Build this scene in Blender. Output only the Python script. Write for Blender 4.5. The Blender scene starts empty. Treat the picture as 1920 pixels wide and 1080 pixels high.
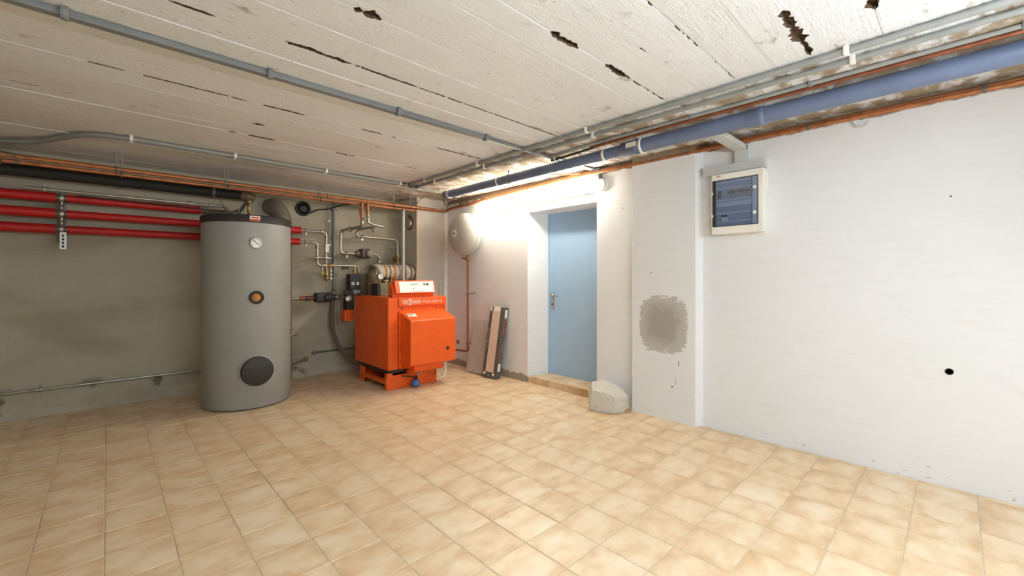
import bpy, math, random
from mathutils import Vector, Matrix, noise
random.seed(7)
sc = bpy.context.scene
COL = sc.collection

# ------------------------------------------------------------------ camera
YAW = math.radians(43.565)
CAMZ = 1.28
cam_d = bpy.data.cameras.new('camera')
cam_d.sensor_width = 36.0
cam_d.lens = 36.0 * 798.0 / 1920.0
cam_d.shift_y = -20.0 / 1920.0
cam_d.clip_start = 0.02
cam = bpy.data.objects.new('camera', cam_d)
COL.objects.link(cam)
cam.location = (0, 0, CAMZ)
cam.rotation_euler = (math.pi / 2, 0, -YAW)
sc.camera = cam

# ------------------------------------------------------------------ world and exposure
w = bpy.data.worlds.new('world'); sc.world = w; w.use_nodes = True
w.node_tree.nodes['Background'].inputs[0].default_value = (1, 1, 1, 1)
w.node_tree.nodes['Background'].inputs[1].default_value = 0.0
sc.view_settings.view_transform = 'Standard'
sc.view_settings.look = 'None'
sc.view_settings.gamma = 1.0
sc.view_settings.use_curve_mapping = False
sc.view_settings.exposure = 1.60
sc.cycles.max_bounces = 6
sc.cycles.diffuse_bounces = 4
sc.cycles.glossy_bounces = 3
sc.cycles.use_denoising = True
sc.cycles.adaptive_threshold = 0.08
LAMP_DOOR = 18.5      # emission of the tube lamp over the door
LAMP_ADDED = 42.0      # emission of the unseen tube lamps added to brighten the room
C_DOOR = (1.0, 0.92, 0.74)
C_ADDED = (0.84, 0.93, 1.0)

# room extents
XL, XR, YF, YB, ZC = -2.3, 3.72, -2.2, 5.85, 2.42

# ------------------------------------------------------------------ mesh helpers
class MB:
    def __init__(s): s.v = []; s.f = []; s.sm = []
    def add(s, vs, fs, smooth=False):
        o = len(s.v); s.v += [tuple(p) for p in vs]
        for f in fs: s.f.append(tuple(i + o for i in f)); s.sm.append(smooth)
        return s
    def box(s, x0, x1, y0, y1, z0, z1):
        return s.hexa([(x0,y0,z0),(x1,y0,z0),(x1,y1,z0),(x0,y1,z0),(x0,y0,z1),(x1,y0,z1),(x1,y1,z1),(x0,y1,z1)])
    def hexa(s, p):
        return s.add(p, [(3,2,1,0),(4,5,6,7),(0,1,5,4),(1,2,6,5),(2,3,7,6),(3,0,4,7)])
    def lathe(s, prof, org, axis, n=24, smooth=True):
        """prof: list of (radius, distance along axis)"""
        a = Vector(axis).normalized(); o = Vector(org)
        t = Vector((0,0,1)) if abs(a.z) < .9 else Vector((1,0,0))
        u = a.cross(t).normalized(); q = a.cross(u)
        vs = []
        for r, d in prof:
            for k in range(n):
                th = 2*math.pi*k/n
                vs.append(o + a*d + (u*math.cos(th) + q*math.sin(th))*max(r, 1e-5))
        fs = []
        for i in range(len(prof)-1):
            for k in range(n):
                k2 = (k+1) % n
                fs.append((i*n+k, i*n+k2, (i+1)*n+k2, (i+1)*n+k))
        s.add(vs, fs, smooth)
        m = len(prof)-1
        if prof[0][0] > 1e-4: s.add(vs[:n], [tuple(range(n))[::-1]])
        if prof[m][0] > 1e-4: s.add(vs[m*n:], [tuple(range(n))])
        return s
    def cyl(s, p0, p1, r, n=16, r2=None):
        a = Vector(p1) - Vector(p0)
        return s.lathe([(r, 0), (r if r2 is None else r2, a.length)], p0, a, n)
    def tube(s, path, r, n=12, bend=0.0, seg=5):
        P = [Vector(p) for p in path]
        if bend > 0:
            Q = [P[0]]
            for i in range(1, len(P)-1):
                a = P[i-1]-P[i]; b = P[i+1]-P[i]
                d = min(bend, a.length*.49, b.length*.49)
                A = P[i]+a.normalized()*d; B = P[i]+b.normalized()*d
                for k in range(seg+1):
                    t = k/seg
                    Q.append(A*(1-t)**2 + P[i]*2*t*(1-t) + B*t*t)
            Q.append(P[-1]); P = Q
        T = []
        for i in range(len(P)):
            d = P[min(i+1, len(P)-1)] - P[max(i-1, 0)]
            T.append(d.normalized())
        t0 = Vector((0,0,1)) if abs(T[0].z) < .9 else Vector((1,0,0))
        u = T[0].cross(t0).normalized()
        vs = []
        for i, p in enumerate(P):
            u = (u - T[i]*u.dot(T[i])).normalized(); q = T[i].cross(u)
            for k in range(n):
                th = 2*math.pi*k/n
                vs.append(p + (u*math.cos(th)+q*math.sin(th))*r)
        fs = [(i*n+k, i*n+(k+1) % n, (i+1)*n+(k+1) % n, (i+1)*n+k) for i in range(len(P)-1) for k in range(n)]
        s.add(vs, fs, True)
        s.add(vs[:n], [tuple(range(n))[::-1]]); s.add(vs[-n:], [tuple(range(n))])
        return s
    def prism(s, poly, axis, a0, a1):
        """poly: 2D points; axis 'x': (y,z) poly, 'y': (x,z), 'z': (x,y)"""
        def mk(p, a):
            return {'x': (a, p[0], p[1]), 'y': (p[0], a, p[1]), 'z': (p[0], p[1], a)}[axis]
        n = len(poly)
        vs = [mk(p, a0) for p in poly] + [mk(p, a1) for p in poly]
        fs = [tuple(range(n))[::-1], tuple(range(n, 2*n))]
        fs += [(i, (i+1) % n, n+(i+1) % n, n+i) for i in range(n)]
        return s.add(vs, fs)

WLOC = {}
def obj(name, mb, mat, parent=None, bevel=0.0, origin=None, bseg=2):
    """one mesh object; vertices are given in world coordinates"""
    if parent is not None: org = WLOC[parent.name]
    elif origin is not None: org = Vector(origin)
    else:
        xs = [p[0] for p in mb.v]; ys = [p[1] for p in mb.v]; zs = [p[2] for p in mb.v]
        org = Vector(((min(xs)+max(xs))/2, (min(ys)+max(ys))/2, min(zs)))
    me = bpy.data.meshes.new(name)
    me.from_pydata([(p[0]-org.x, p[1]-org.y, p[2]-org.z) for p in mb.v], [], mb.f)
    me.polygons.foreach_set('use_smooth', mb.sm)
    me.materials.append(mat); me.update()
    import bmesh
    bm = bmesh.new(); bm.from_mesh(me); bmesh.ops.recalc_face_normals(bm, faces=bm.faces); bm.to_mesh(me); bm.free()
    o = bpy.data.objects.new(name, me); COL.objects.link(o)
    if parent is not None: o.parent = parent
    else: o.location = org
    WLOC[o.name] = org
    if bevel > 0:
        m = o.modifiers.new('bevel', 'BEVEL'); m.width = bevel; m.segments = bseg; m.limit_method = 'ANGLE'
        m.angle_limit = math.radians(50); m.harden_normals = False
    return o
def tag(o, label=None, cat=None, group=None, kind=None):
    if label: o['label'] = label
    if cat: o['category'] = cat
    if group: o['group'] = group
    if kind: o['kind'] = kind
    return o
def thing(name, loc, label, cat, group=None):
    o = bpy.data.objects.new(name, None); COL.objects.link(o); o.location = loc
    o.empty_display_size = .05
    WLOC[o.name] = Vector(loc)
    return tag(o, label, cat, group)
def struct(name, mb, mat, bevel=0.0, origin=None):
    return tag(obj(name, mb, mat, None, bevel, origin), kind='structure')
def lettering(name, text, size, mat, parent, org, right, up, depth=.0015, spacing=1.0, shear=0.0, width=None):
    cu = bpy.data.curves.new('t', 'FONT'); cu.body = text; cu.size = size; cu.extrude = depth/2
    cu.space_character = spacing; cu.resolution_u = 3; cu.shear = shear
    to = bpy.data.objects.new('t', cu); COL.objects.link(to)
    dg = bpy.context.evaluated_depsgraph_get(); dg.update()
    me = bpy.data.meshes.new_from_object(to.evaluated_get(dg))
    bpy.data.objects.remove(to); bpy.data.curves.remove(cu)
    R = Vector(right).normalized(); U = Vector(up).normalized(); N = R.cross(U)
    base = WLOC[parent.name]
    xs_ = [v.co.x for v in me.vertices]; kx = width/(max(xs_)-min(xs_)) if width else 1.0; mnx = min(xs_) if width else 0.0
    for v in me.vertices:
        c = v.co.copy(); c.x = (c.x-mnx)*kx; v.co = Vector(org) + R*c.x + U*c.y + N*c.z - base
    me.name = name; me.materials.clear(); me.materials.append(mat)
    o = bpy.data.objects.new(name, me); COL.objects.link(o); o.parent = parent; WLOC[o.name] = base
    return o

# ------------------------------------------------------------------ material helpers
def srgb(r, g, b):
    f = lambda c: (c/12.92 if c <= .04045 else ((c+.055)/1.055)**2.4)
    return (f(r/255), f(g/255), f(b/255), 1)
class NT:
    def __init__(s, name):
        s.m = bpy.data.materials.new(name); s.m.use_nodes = True
        s.t = s.m.node_tree; s.b = s.t.nodes['Principled BSDF']
    def n(s, typ, **kw):
        x = s.t.nodes.new(typ)
        for k, v in kw.items(): setattr(x, k, v)
        return x
    def l(s, a, b): s.t.links.new(a, b)
    def pos(s, scale=(1, 1, 1), obj=False):
        if obj: src = s.n('ShaderNodeTexCoord').outputs['Object']
        else: src = s.n('ShaderNodeNewGeometry').outputs['Position']
        if scale == (1, 1, 1): return src
        mp = s.n('ShaderNodeMapping'); mp.inputs['Scale'].default_value = scale
        s.l(src, mp.inputs['Vector']); return mp.outputs['Vector']
    def noise(s, vec, scale, detail=4, rough=.55, dist=0.0):
        x = s.n('ShaderNodeTexNoise'); x.inputs['Scale'].default_value = scale
        x.inputs['Detail'].default_value = detail; x.inputs['Roughness'].default_value = rough
        x.inputs['Distortion'].default_value = dist
        if vec is not None: s.l(vec, x.inputs['Vector'])
        return x.outputs['Fac']
    def ramp(s, fac, stops, interp='LINEAR'):
        x = s.n('ShaderNodeValToRGB'); x.color_ramp.interpolation = interp
        e = x.color_ramp.elements
        while len(e) < len(stops): e.new(.5)
        for i, (p, c) in enumerate(stops):
            e[i].position = p; e[i].color = c if len(c) == 4 else (*c, 1)
        s.l(fac, x.inputs['Fac']); return x.outputs['Color']
    def step(s, fac, a, b):
        x = s.n('ShaderNodeMapRange'); x.interpolation_type = 'SMOOTHSTEP'
        x.inputs['From Min'].default_value = a; x.inputs['From Max'].default_value = b
        s.l(fac, x.inputs['Value']); return x.outputs['Result']
    def math(s, op, a, b=None, c=None):
        x = s.n('ShaderNodeMath', operation=op)
        for i, q in enumerate((a, b, c)):
            if q is None: continue
            if isinstance(q, (int, float)): x.inputs[i].default_value = q
            else: s.l(q, x.inputs[i])
        return x.outputs[0]
    def mix(s, fac, a, b, blend='MIX'):
        x = s.n('ShaderNodeMix', data_type='RGBA', blend_type=blend)
        ins = (x.inputs['Factor'], x.inputs['A'], x.inputs['B'])
        ins = (x.inputs[0], x.inputs[6], x.inputs[7])
        for i, q in zip(ins, (fac, a, b)):
            if isinstance(q, (int, float)): i.default_value = q
            elif isinstance(q, tuple): i.default_value = q if len(q) == 4 else (*q, 1)
            else: s.l(q, i)
        return x.outputs[2]
    def xyz(s, vec):
        x = s.n('ShaderNodeSeparateXYZ'); s.l(vec, x.inputs[0]); return x.outputs
    def bump(s, h, strength=.3, dist=.01):
        x = s.n('ShaderNodeBump'); x.inputs['Strength'].default_value = strength; x.inputs['Distance'].default_value = dist
        s.l(h, x.inputs['Height']); s.l(x.outputs['Normal'], s.b.inputs['Normal'])
    def out(s, col, rough=.5, metal=0.0, spec=None):
        if isinstance(col, tuple): s.b.inputs['Base Color'].default_value = col
        else: s.l(col, s.b.inputs['Base Color'])
        if isinstance(rough, (int, float)): s.b.inputs['Roughness'].default_value = rough
        else: s.l(rough, s.b.inputs['Roughness'])
        s.b.inputs['Metallic'].default_value = metal
        if spec is not None: s.b.inputs['Specular IOR Level'].default_value = spec
        return s.m
def simple(name, col, rough=.5, metal=0.0, var=.12, scale=14.0, bump=0.0, stretch=(1, 1, 1), bscale=80, spec=None):
    """base colour with slight noise variation"""
    k = NT(name); p = k.pos(stretch)
    f = k.noise(p, scale, 5)
    lo = tuple(c*(1-var) for c in col[:3]) + (1,); hi = tuple(min(1, c*(1+var)) for c in col[:3]) + (1,)
    c = k.ramp(f, [(.3, lo), (.7, hi)])
    if bump: k.bump(k.noise(p, bscale, 3), bump, .004)
    return k.out(c, rough, metal, spec)

# ------------------------------------------------------------------ materials
M = {}
# floor tile: cloudy cream with brown edges, different on every tile
k = NT('tile'); oc = k.pos(obj=True)
rnd = k.n('ShaderNodeObjectInfo').outputs['Random']
off = k.n('ShaderNodeVectorMath', operation='ADD'); cmb = k.n('ShaderNodeCombineXYZ')
r9 = k.math('MULTIPLY', rnd, 37.0)
k.l(r9, cmb.inputs[0]); k.l(k.math('MULTIPLY', rnd, 91.0), cmb.inputs[1]); k.l(oc, off.inputs[0]); k.l(cmb.outputs[0], off.inputs[1])
ov = off.outputs[0]
mpv = k.n('ShaderNodeMapping'); mpv.inputs['Scale'].default_value = (1, 1.6, 1); k.l(ov, mpv.inputs[0])
n1 = k.noise(mpv.outputs[0], 5.2, 4, .55, .3)
X = k.xyz(oc)
edge = k.math('MAXIMUM', k.math('ABSOLUTE', X[0]), k.math('ABSOLUTE', X[1]))
n3 = k.noise(ov, 13.0, 3)
ed = k.math('MULTIPLY', k.step(edge, .05, .13), k.math('MULTIPLY', n3, .22))
fac = k.math('ADD', n1, ed)
fac = k.math('ADD', fac, k.math('MULTIPLY', k.math('SUBTRACT', rnd, .5), .12))
tc = k.ramp(fac, [(.30, srgb(234, 217, 190)), (.50, srgb(227, 203, 169)), (.68, srgb(215, 184, 145)), (.92, srgb(197, 156, 112))])
k.bump(k.noise(ov, 60, 3), .06, .002)
M['tile'] = k.out(tc, k.math('ADD', k.math('MULTIPLY', n3, .2), .28), spec=.4)
M['grout'] = simple('grout', srgb(200, 185, 160), .9, var=.10, scale=20, bump=.3)

# white plaster
def plaster(name, base, streak, bstr, patch=False, chimney=False):
    k = NT(name); p = k.pos(); X = k.xyz(p)
    ns = k.noise(k.pos((1, .8, 5)), 6.0, 5)
    c = k.mix(k.step(ns, .45, .8), base, tuple(v*.965 for v in base[:3]) + (1,))
    # bare, dirty concrete above the plaster's ragged upper edge
    nt = k.noise(p, 9.0, 5)
    top = k.step(k.math('ADD', X[2], k.math('MULTIPLY', nt, .07)), 2.383, 2.398)
    brown = k.mix(k.noise(p, 30, 4), srgb(122, 100, 80), srgb(176, 160, 138))
    c = k.mix(top, c, brown)
    # bare cement along the foot of the wall beyond the door
    nb = k.noise(k.pos((1, 1, .5)), 11.0, 5)
    lim = k.math('MULTIPLY', k.step(X[1], 3.4, 3.7), .115)
    lim = k.math('ADD', lim, -.028)
    foot = k.step(k.math('SUBTRACT', k.math('ADD', X[2], k.math('MULTIPLY', k.math('SUBTRACT', nb, .5), .14)), lim), .004, -.004)
    c = k.mix(foot, c, k.mix(k.noise(p, 25, 4), srgb(148, 138, 124), srgb(186, 178, 164)))
    # little chips low on the near part of the wall
    nc = k.noise(k.pos((1, 1, 2)), 26.0, 3)
    chip = k.math('MULTIPLY', k.step(nc, .68, .70), k.step(X[2], .16, .02))
    c = k.mix(chip, c, srgb(176, 164, 148))
    if patch:
        dx = k.math('DIVIDE', k.math('SUBTRACT', X[1], 1.853), .235)
        dz = k.math('DIVIDE', k.math('SUBTRACT', X[2], .855), .262)
        d4 = k.math('ADD', k.math('POWER', k.math('ABSOLUTE', dx), 3.4), k.math('POWER', k.math('ABSOLUTE', dz), 3.4))
        d = k.math('POWER', d4, 1/3.4)
        nj = k.noise(k.pos((1, .55, 1.5)), 26.0, 6, .72)
        d = k.math('ADD', d, k.math('MULTIPLY', k.math('SUBTRACT', nj, .5), .62))
        inner = k.mix(k.step(k.math('ADD', d, k.math('MULTIPLY', k.noise(p, 9, 3), .4)), .62, 1.08), srgb(172, 168, 163), srgb(202, 199, 194))
        inner = k.mix(k.math('MULTIPLY', k.noise(k.pos((1, 1, 3)), 18, 4), .3), inner, srgb(164, 158, 152))
        c = k.mix(k.step(d, .985, .955), c, inner)
    h = k.math('ADD', k.noise(k.pos((1, .6, 2.2)), 24.0, 5, .65), k.math('MULTIPLY', ns, .8))
    k.bump(h, bstr, .012)
    return k.out(c, .85, spec=.25)
M['plaster'] = plaster('white_plaster', srgb(238, 240, 243), 1, .07)
M['plaster_pilaster'] = plaster('white_plaster_patched', srgb(238, 240, 243), 1, .05, patch=True)
# grey cement render of the back wall
k = NT('cement_render'); p = k.pos()
n1 = k.noise(k.pos((.8, 1, 2.2)), 1.3, 4, .55, .3); n2 = k.noise(p, 7, 6, .65)
c = k.mix(n2, srgb(172, 166, 149), srgb(190, 184, 168))
c = k.mix(k.math('MULTIPLY', k.step(n1, .40, .70), .55), c, srgb(150, 140, 119))
X = k.xyz(p)
wet = k.math('MULTIPLY', k.step(k.noise(p, 3.1, 4), .58, .66), k.step(X[2], .34, .22))
c = k.mix(wet, c, srgb(116, 106, 88))
pale = k.math('MULTIPLY', k.step(k.noise(k.pos((.5, 1, 2)), 5, 4), .52, .66), k.step(X[2], .20, .06))
c = k.mix(pale, c, srgb(186, 180, 166))
k.bump(k.math('ADD', n2, k.math('MULTIPLY', k.noise(p, 45, 4), .4)), .2, .012)
M['render'] = k.out(c, .9, spec=.2)
# chimney: paler grey render with white paint at the corner of the white wall
k = NT('chimney_render'); p = k.pos(); X = k.xyz(p)
n2 = k.noise(k.pos((1, 1, .6)), 6, 6, .6)
c = k.mix(n2, srgb(190, 186, 177), srgb(222, 218, 208))
wp = k.step(k.math('ADD', X[0], k.math('MULTIPLY', k.noise(k.pos((1, 1, 1.5)), 14, 4), .05)), 3.700, 3.706)
c = k.mix(wp, c, srgb(236, 234, 228))
k.bump(k.noise(p, 40, 4), .15, .01)
M['chimney'] = k.out(c, .9, spec=.2)
# board-marked painted concrete of the ceiling
k = NT('painted_concrete'); p = k.pos(); X = k.xyz(p)
gr = k.noise(k.pos((1.0, 7, 1)), 5.0, 6, .65)
c = k.mix(gr, srgb(228, 230, 233), srgb(242, 244, 247))
rnd = k.n('ShaderNodeObjectInfo').outputs['Random']
c = k.mix(k.math('MULTIPLY', rnd, .14), c, srgb(212, 206, 194))
pit = k.math('MULTIPLY', k.step(k.noise(k.pos((1, 1.9, 1)), 48, 3, .6), .655, .70), k.step(k.noise(p, 3.2, 3), .47, .60))
c = k.mix(pit, c, srgb(112, 98, 82))
# worn paint and bare concrete towards the pipes on the right
nd = k.noise(k.pos((1, 1.6, 1)), 5.5, 6, .62)
worn = k.step(k.math('ADD', nd, k.math('MULTIPLY', k.step(X[0], 2.35, 3.0), .23)), .62, .78)
c = k.mix(worn, c, k.mix(k.noise(p, 20, 4), srgb(138, 118, 96), srgb(198, 184, 162)))
# brown tint over the boiler side: mostly warm dim light painted in, plus dirt
st = k.math('MULTIPLY', k.step(X[1], 2.2, 5.2), k.step(k.noise(k.pos((.5, 1.4, 1)), 1.6, 5), .25, .75))
c = k.mix(k.math('MULTIPLY', st, .38), c, srgb(198, 172, 142))
k.bump(k.math('ADD', gr, k.math('MULTIPLY', k.noise(k.pos((1, 2, 1)), 50, 4, .7), .9)), .8, .008)
M['ceiling'] = k.out(c, .88, spec=.2)
M['slab'] = simple('raw_concrete', srgb(92, 73, 56), .95, var=.35, scale=22, bump=.5)

M['blue_door'] = simple('blue_paint', srgb(166, 199, 232), .42, var=.035, scale=3, stretch=(1, 1, .5))
M['steel'] = simple('galvanised_steel', srgb(176, 174, 166), .34, .8, var=.15, scale=30)
M['steel_dull'] = simple('dull_steel', srgb(120, 116, 106), .5, .55, var=.2, scale=24)
M['copper'] = simple('copper', srgb(178, 114, 74), .42, .5, var=.28, scale=16)
M['copper_dull'] = simple('dull_copper', srgb(150, 92, 66), .5, .5, var=.3, scale=18)
M['brass'] = simple('brass', srgb(160, 136, 90), .4, .7, var=.25, scale=40)
M['red'] = simple('red_insulation', srgb(184, 24, 24), .5, var=.14, scale=9)
M['black_ins'] = simple('black_insulation', srgb(36, 35, 33), .75, var=.3, scale=18)
M['conduit'] = simple('grey_conduit', srgb(150, 153, 150), .45, var=.08, scale=10)
M['duct'] = simple('grey_duct', srgb(126, 130, 132), .5, var=.07, scale=6)
M['clip'] = simple('white_clip', srgb(238, 236, 230), .5, var=.04)
M['blue_pipe'] = simple('blue_grey_pvc', srgb(108, 122, 152), .34, var=.10, scale=7)
M['tank'] = simple('grey_foil', srgb(160, 161, 158), .5, var=.035, scale=4, bump=.05, bscale=160)
M['dark'] = simple('dark_plastic', srgb(44, 42, 40), .5, var=.2)
M['charcoal'] = simple('charcoal_cover', srgb(50, 47, 43), .6, var=.18, scale=20)
M['orange'] = simple('orange_enamel', srgb(238, 97, 28), .38, var=.06, scale=6)
M['cream'] = simple('cream_plastic', srgb(247, 244, 236), .42, var=.03)
M['white'] = simple('white_plastic', srgb(240, 240, 236), .4, var=.03)
M['paper'] = simple('paper', srgb(236, 230, 218), .8, var=.05)
M['silver'] = simple('satin_aluminium', srgb(186, 184, 178), .36, .85, var=.1)
M['vessel'] = simple('light_grey_enamel', srgb(186, 186, 182), .4, var=.03, scale=5)
M['trunk'] = simple('light_grey_pvc', srgb(206, 209, 207), .45, var=.03)
M['ink'] = simple('dark_ink', srgb(40, 38, 38), .6, var=.1)
M['redink'] = simple('red_ink', srgb(196, 60, 50), .6, var=.1)
M['pump'] = simple('wine_red_pump', srgb(84, 46, 50), .45, var=.2)
M['pump_grey'] = simple('grey_pump_cap', srgb(150, 148, 134), .45, var=.1)
M['blueplastic'] = simple('blue_plastic', srgb(58, 112, 178), .45, var=.1)
M['navy'] = simple('navy_inset', srgb(34, 44, 84), .4, var=.1)
M['carton'] = simple('grey_carton', srgb(92, 91, 84), .75, var=.1, scale=20)
M['beige'] = simple('beige_print', srgb(226, 204, 188), .7, var=.04)
M['hose'] = simple('brown_hose', srgb(112, 98, 82), .6, var=.15)
M['elbow'] = simple('grey_brown_duct', srgb(124, 112, 100), .5, .15, var=.14, scale=8)
M['greybox'] = simple('olive_grey_box', srgb(124, 124, 106), .5, var=.08)
M['bulb'] = None
k = NT('foil_wrap'); p = k.pos((1, 6, 6)); f = k.noise(p, 18, 5, .7, .8)
c = k.ramp(f, [(.3, srgb(140, 130, 108)), (.46, srgb(214, 208, 190)), (.66, srgb(244, 240, 228))])
k.bump(k.noise(k.pos((3, 5, 5)), 16, 4), .8, .02)
M['foil'] = k.out(c, .38, .15)
M['foil_brown'] = simple('brown_wrap', srgb(120, 104, 78), .6, .1, var=.3, scale=22, bump=.5)
M['tape'] = simple('orange_tape', srgb(196, 132, 66), .5, var=.15)
k = NT('grey_wood_plank'); f = k.noise(k.pos((6, 6, .7), obj=True), 9, 6, .65, 1.2)
c = k.ramp(f, [(.3, srgb(166, 161, 154)), (.5, srgb(188, 184, 178)), (.72, srgb(206, 203, 197))])
k.bump(f, .15, .004); M['plank'] = k.out(c, .6)
k = NT('granite'); p = k.pos(); f = k.noise(p, 26, 6, .7); g = k.noise(p, 120, 3, .7)
c = k.mix(g, k.ramp(f, [(.3, srgb(196, 191, 180)), (.7, srgb(230, 226, 216))]), srgb(228, 222, 208))
c = k.mix(k.step(k.noise(p, 160, 2), .66, .7), c, srgb(128, 122, 112))
k.bump(k.math('ADD', f, k.math('MULTIPLY', g, .5)), .9, .012); M['granite'] = k.out(c, .9, spec=.2)
# tinted window of the distribution board
k = NT('smoked_window')
gl = k.n('ShaderNodeBsdfGlass'); gl.inputs['IOR'].default_value = 1.45; gl.inputs['Roughness'].default_value = .05
tr = k.n('ShaderNodeBsdfTransparent'); tr.inputs[0].default_value = (.84, .88, .94, 1)
gs = k.n('ShaderNodeBsdfGlossy'); gs.inputs[0].default_value = (.8, .85, .95, 1); gs.inputs['Roughness'].default_value = .12
k.t.nodes.remove(gl)
mx = k.n('ShaderNodeMixShader'); mx.inputs[0].default_value = .10
k.l(tr.outputs[0], mx.inputs[1]); k.l(gs.outputs[0], mx.inputs[2]); k.l(mx.outputs[0], k.t.nodes['Material Output'].inputs[0])
M['smoke'] = k.m
M['board_in'] = simple('blue_grey_insert', srgb(142, 156, 180), .5, var=.05)
M['board_rail'] = simple('pale_cover_strip', srgb(184, 194, 208), .5, var=.04)
def lampmat(name, col, st):
    k = NT(name); k.b.inputs['Base Color'].default_value = (.9, .9, .88, 1)
    k.b.inputs['Emission Color'].default_value = (*col, 1); k.b.inputs['Emission Strength'].default_value = st
    return k.m
M['glow_door'] = lampmat('lit_diffuser_warm', C_DOOR, LAMP_DOOR)
M['glow_added'] = lampmat('lit_added_tube', C_ADDED, LAMP_ADDED)

# ================================================================== THE SETTING
# ---- floor slab (grout level) and its tiles
floor = struct('floor', MB().box(XL, 4.12, YF, YB + .1, -.06, -.0022), M['grout'], origin=(0, 0, 0))
PX, PY, OX, OY, G = .2455, .2523, -.010, .180, .0027
fx, fy = math.sin(YAW), math.cos(YAW)
def px_of(x, y):
    d = x*fx + y*fy
    if d < .15: return None
    return (960 + 798*(x*fy - y*fx)/d, 520 + 798*CAMZ/d, d)
tiles = []
for i in range(-12, 17):
    for j in range(-12, 24):
        x0, x1, y0, y1 = OX+i*PX, OX+(i+1)*PX, OY+j*PY, OY+(j+1)*PY
        x0, x1, y0, y1 = max(x0, XL), min(x1, XR), max(y0, YF), min(y1, YB)
        if x1-x0 < .02 or y1-y0 < .02: continue
        full = abs(x1-x0-PX) < 1e-4 and abs(y1-y0-PY) < 1e-4
        q = px_of((x0+x1)/2, (y0+y1)/2)
        vis = 0
        if q and -90 < q[0] < 2010 and q[1] < 1230:
            vis = (x1-x0)*(y1-y0)/q[2]**3
            cx, cy = (x0+x1)/2, (y0+y1)/2
            if math.hypot(cx-1.056, cy-5.09) < .25 or (cy > 5.5 and .6 < cx < 1.5): vis *= .02
            if 2.3 < cx < 3.1 and cy > 4.6: vis *= .02
            if cy > 5.33 and cx > 3.2: vis = 0
        tiles.append((vis, x0+G, x1-G, y0+G, y1-G, full))
tiles.sort(key=lambda t: -t[0])
def tile_mb(hx, hy, z0=-.012, z1=0.0, b=.0018):
    m = MB(); vs = []
    for (a, z) in ((0, z0), (0, z1-b), (b, z1)):
        vs += [(-hx+a, -hy+a, z), (hx-a, -hy+a, z), (hx-a, hy-a, z), (-hx+a, hy-a, z)]
    fs = [(8, 9, 10, 11)]
    for r in (0, 4):
        for q in range(4): fs.append((r+q, r+(q+1) % 4, r+4+(q+1) % 4, r+4+q))
    return m.add(vs, fs)
def mesh_of(name, mb, mat):
    me = bpy.data.meshes.new(name); me.from_pydata(mb.v, [], mb.f); me.materials.append(mat); me.update(); return me
full_me = mesh_of('floor_tile', tile_mb((PX-2*G)/2, (PY-2*G)/2), M['tile'])
rest = MB()
nt = 0
for t in tiles:
    vis, x0, x1, y0, y1, full = t
    if vis > 0 and nt < 300:
        me = full_me if full else mesh_of('floor_tile', tile_mb((x1-x0)/2, (y1-y0)/2), M['tile'])
        o = bpy.data.objects.new('floor_tile', me); COL.objects.link(o); o.parent = floor
        o.location = ((x0+x1)/2, (y0+y1)/2, random.uniform(-.0007, .0007))
        o.rotation_euler = (random.uniform(-.002, .002), random.uniform(-.002, .002), 0)
        nt += 1
    else:
        tm = tile_mb((x1-x0)/2, (y1-y0)/2)
        rest.add([(v[0]+(x0+x1)/2, v[1]+(y0+y1)/2, v[2]) for v in tm.v], tm.f)
tag(obj('more_floor_tiles', rest, M['tile'], floor), kind='stuff')

# ---- ceiling: slab with the board-marked skin, one strip for each shuttering board
ceil = struct('ceiling', MB().box(XL-.1, 4.12, YF-.1, YB+.1, ZC+.026, ZC+.16), M['slab'], origin=(0, 0, ZC))
joints = [-2.2, -1.95, -1.72, -1.5, -1.26, -1.04, -.83, -.6, -.37, -.15, .05, .25, .525, .69, .89, 1.095, 1.308, 1.46, 1.615, 1.77, 2.0, 2.243,
          2.43, 2.64, 2.83, 3.0, 3.172, 3.38, 3.60, 3.79, 3.93, 4.15, 4.385, 4.60, 4.85, 5.1, 5.35, 5.6, 5.85]
# cracks: joint y -> list of (x0, x1, half width)
cracks = {2.243: [(.18, .345, .008), (.36, .42, .004), (.62, .96, .014), (.96, 1.35, .009), (1.35, 2.66, .005)],
          3.172: [(-.12, .10, .004), (.14, .66, .006), (.74, 1.01, .008), (1.40, 1.60, .006), (1.66, 1.74, .004), (2.10, 2.64, .006)],
          3.79: [(-.45, -.29, .005), (.10, .16, .004)], 3.93: [(.69, .74, .010), (.81, 1.02, .011), (1.5, 1.7, .005), (2.2, 2.4, .004)],
          1.308: [(1.495, 1.70, .017), (1.85, 1.87, .008), (1.94, 2.18, .016), (2.18, 2.68, .0035)],
          .525: [(2.10, 2.28, .020), (2.27, 2.44, .027), (2.43, 2.62, .013)], .89: [(1.59, 2.64, .0022)], 1.77: [(.76, .80, .022), (.80, .88, .034)], .25: [(2.26, 2.37, .018)],
          1.095: [(1.9, 2.0, .003)], 4.385: [(1.7, 1.8, .003)], 4.6: [(1.9, 2.3, .005)], 3.60: [(.775, .86, .017)]}
ridged = {1.615, 1.095, 2.0, 4.385, 3.79, 2.43, 4.15, .69, 4.85}
NX = 170
xs = [XL + (4.0-XL)*i/NX for i in range(NX+1)]
XEXTRA = sorted(set([c for L in cracks.values() for q in L for c in (q[0]-.012, q[0], q[1], q[1]+.012)]))
XEXTRA += [q[0]+.011*i for L in cracks.values() for q in L if q[2] > .005 for i in range(int((q[1]-q[0])/.011))]
xs = sorted(xs + XEXTRA)
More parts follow.
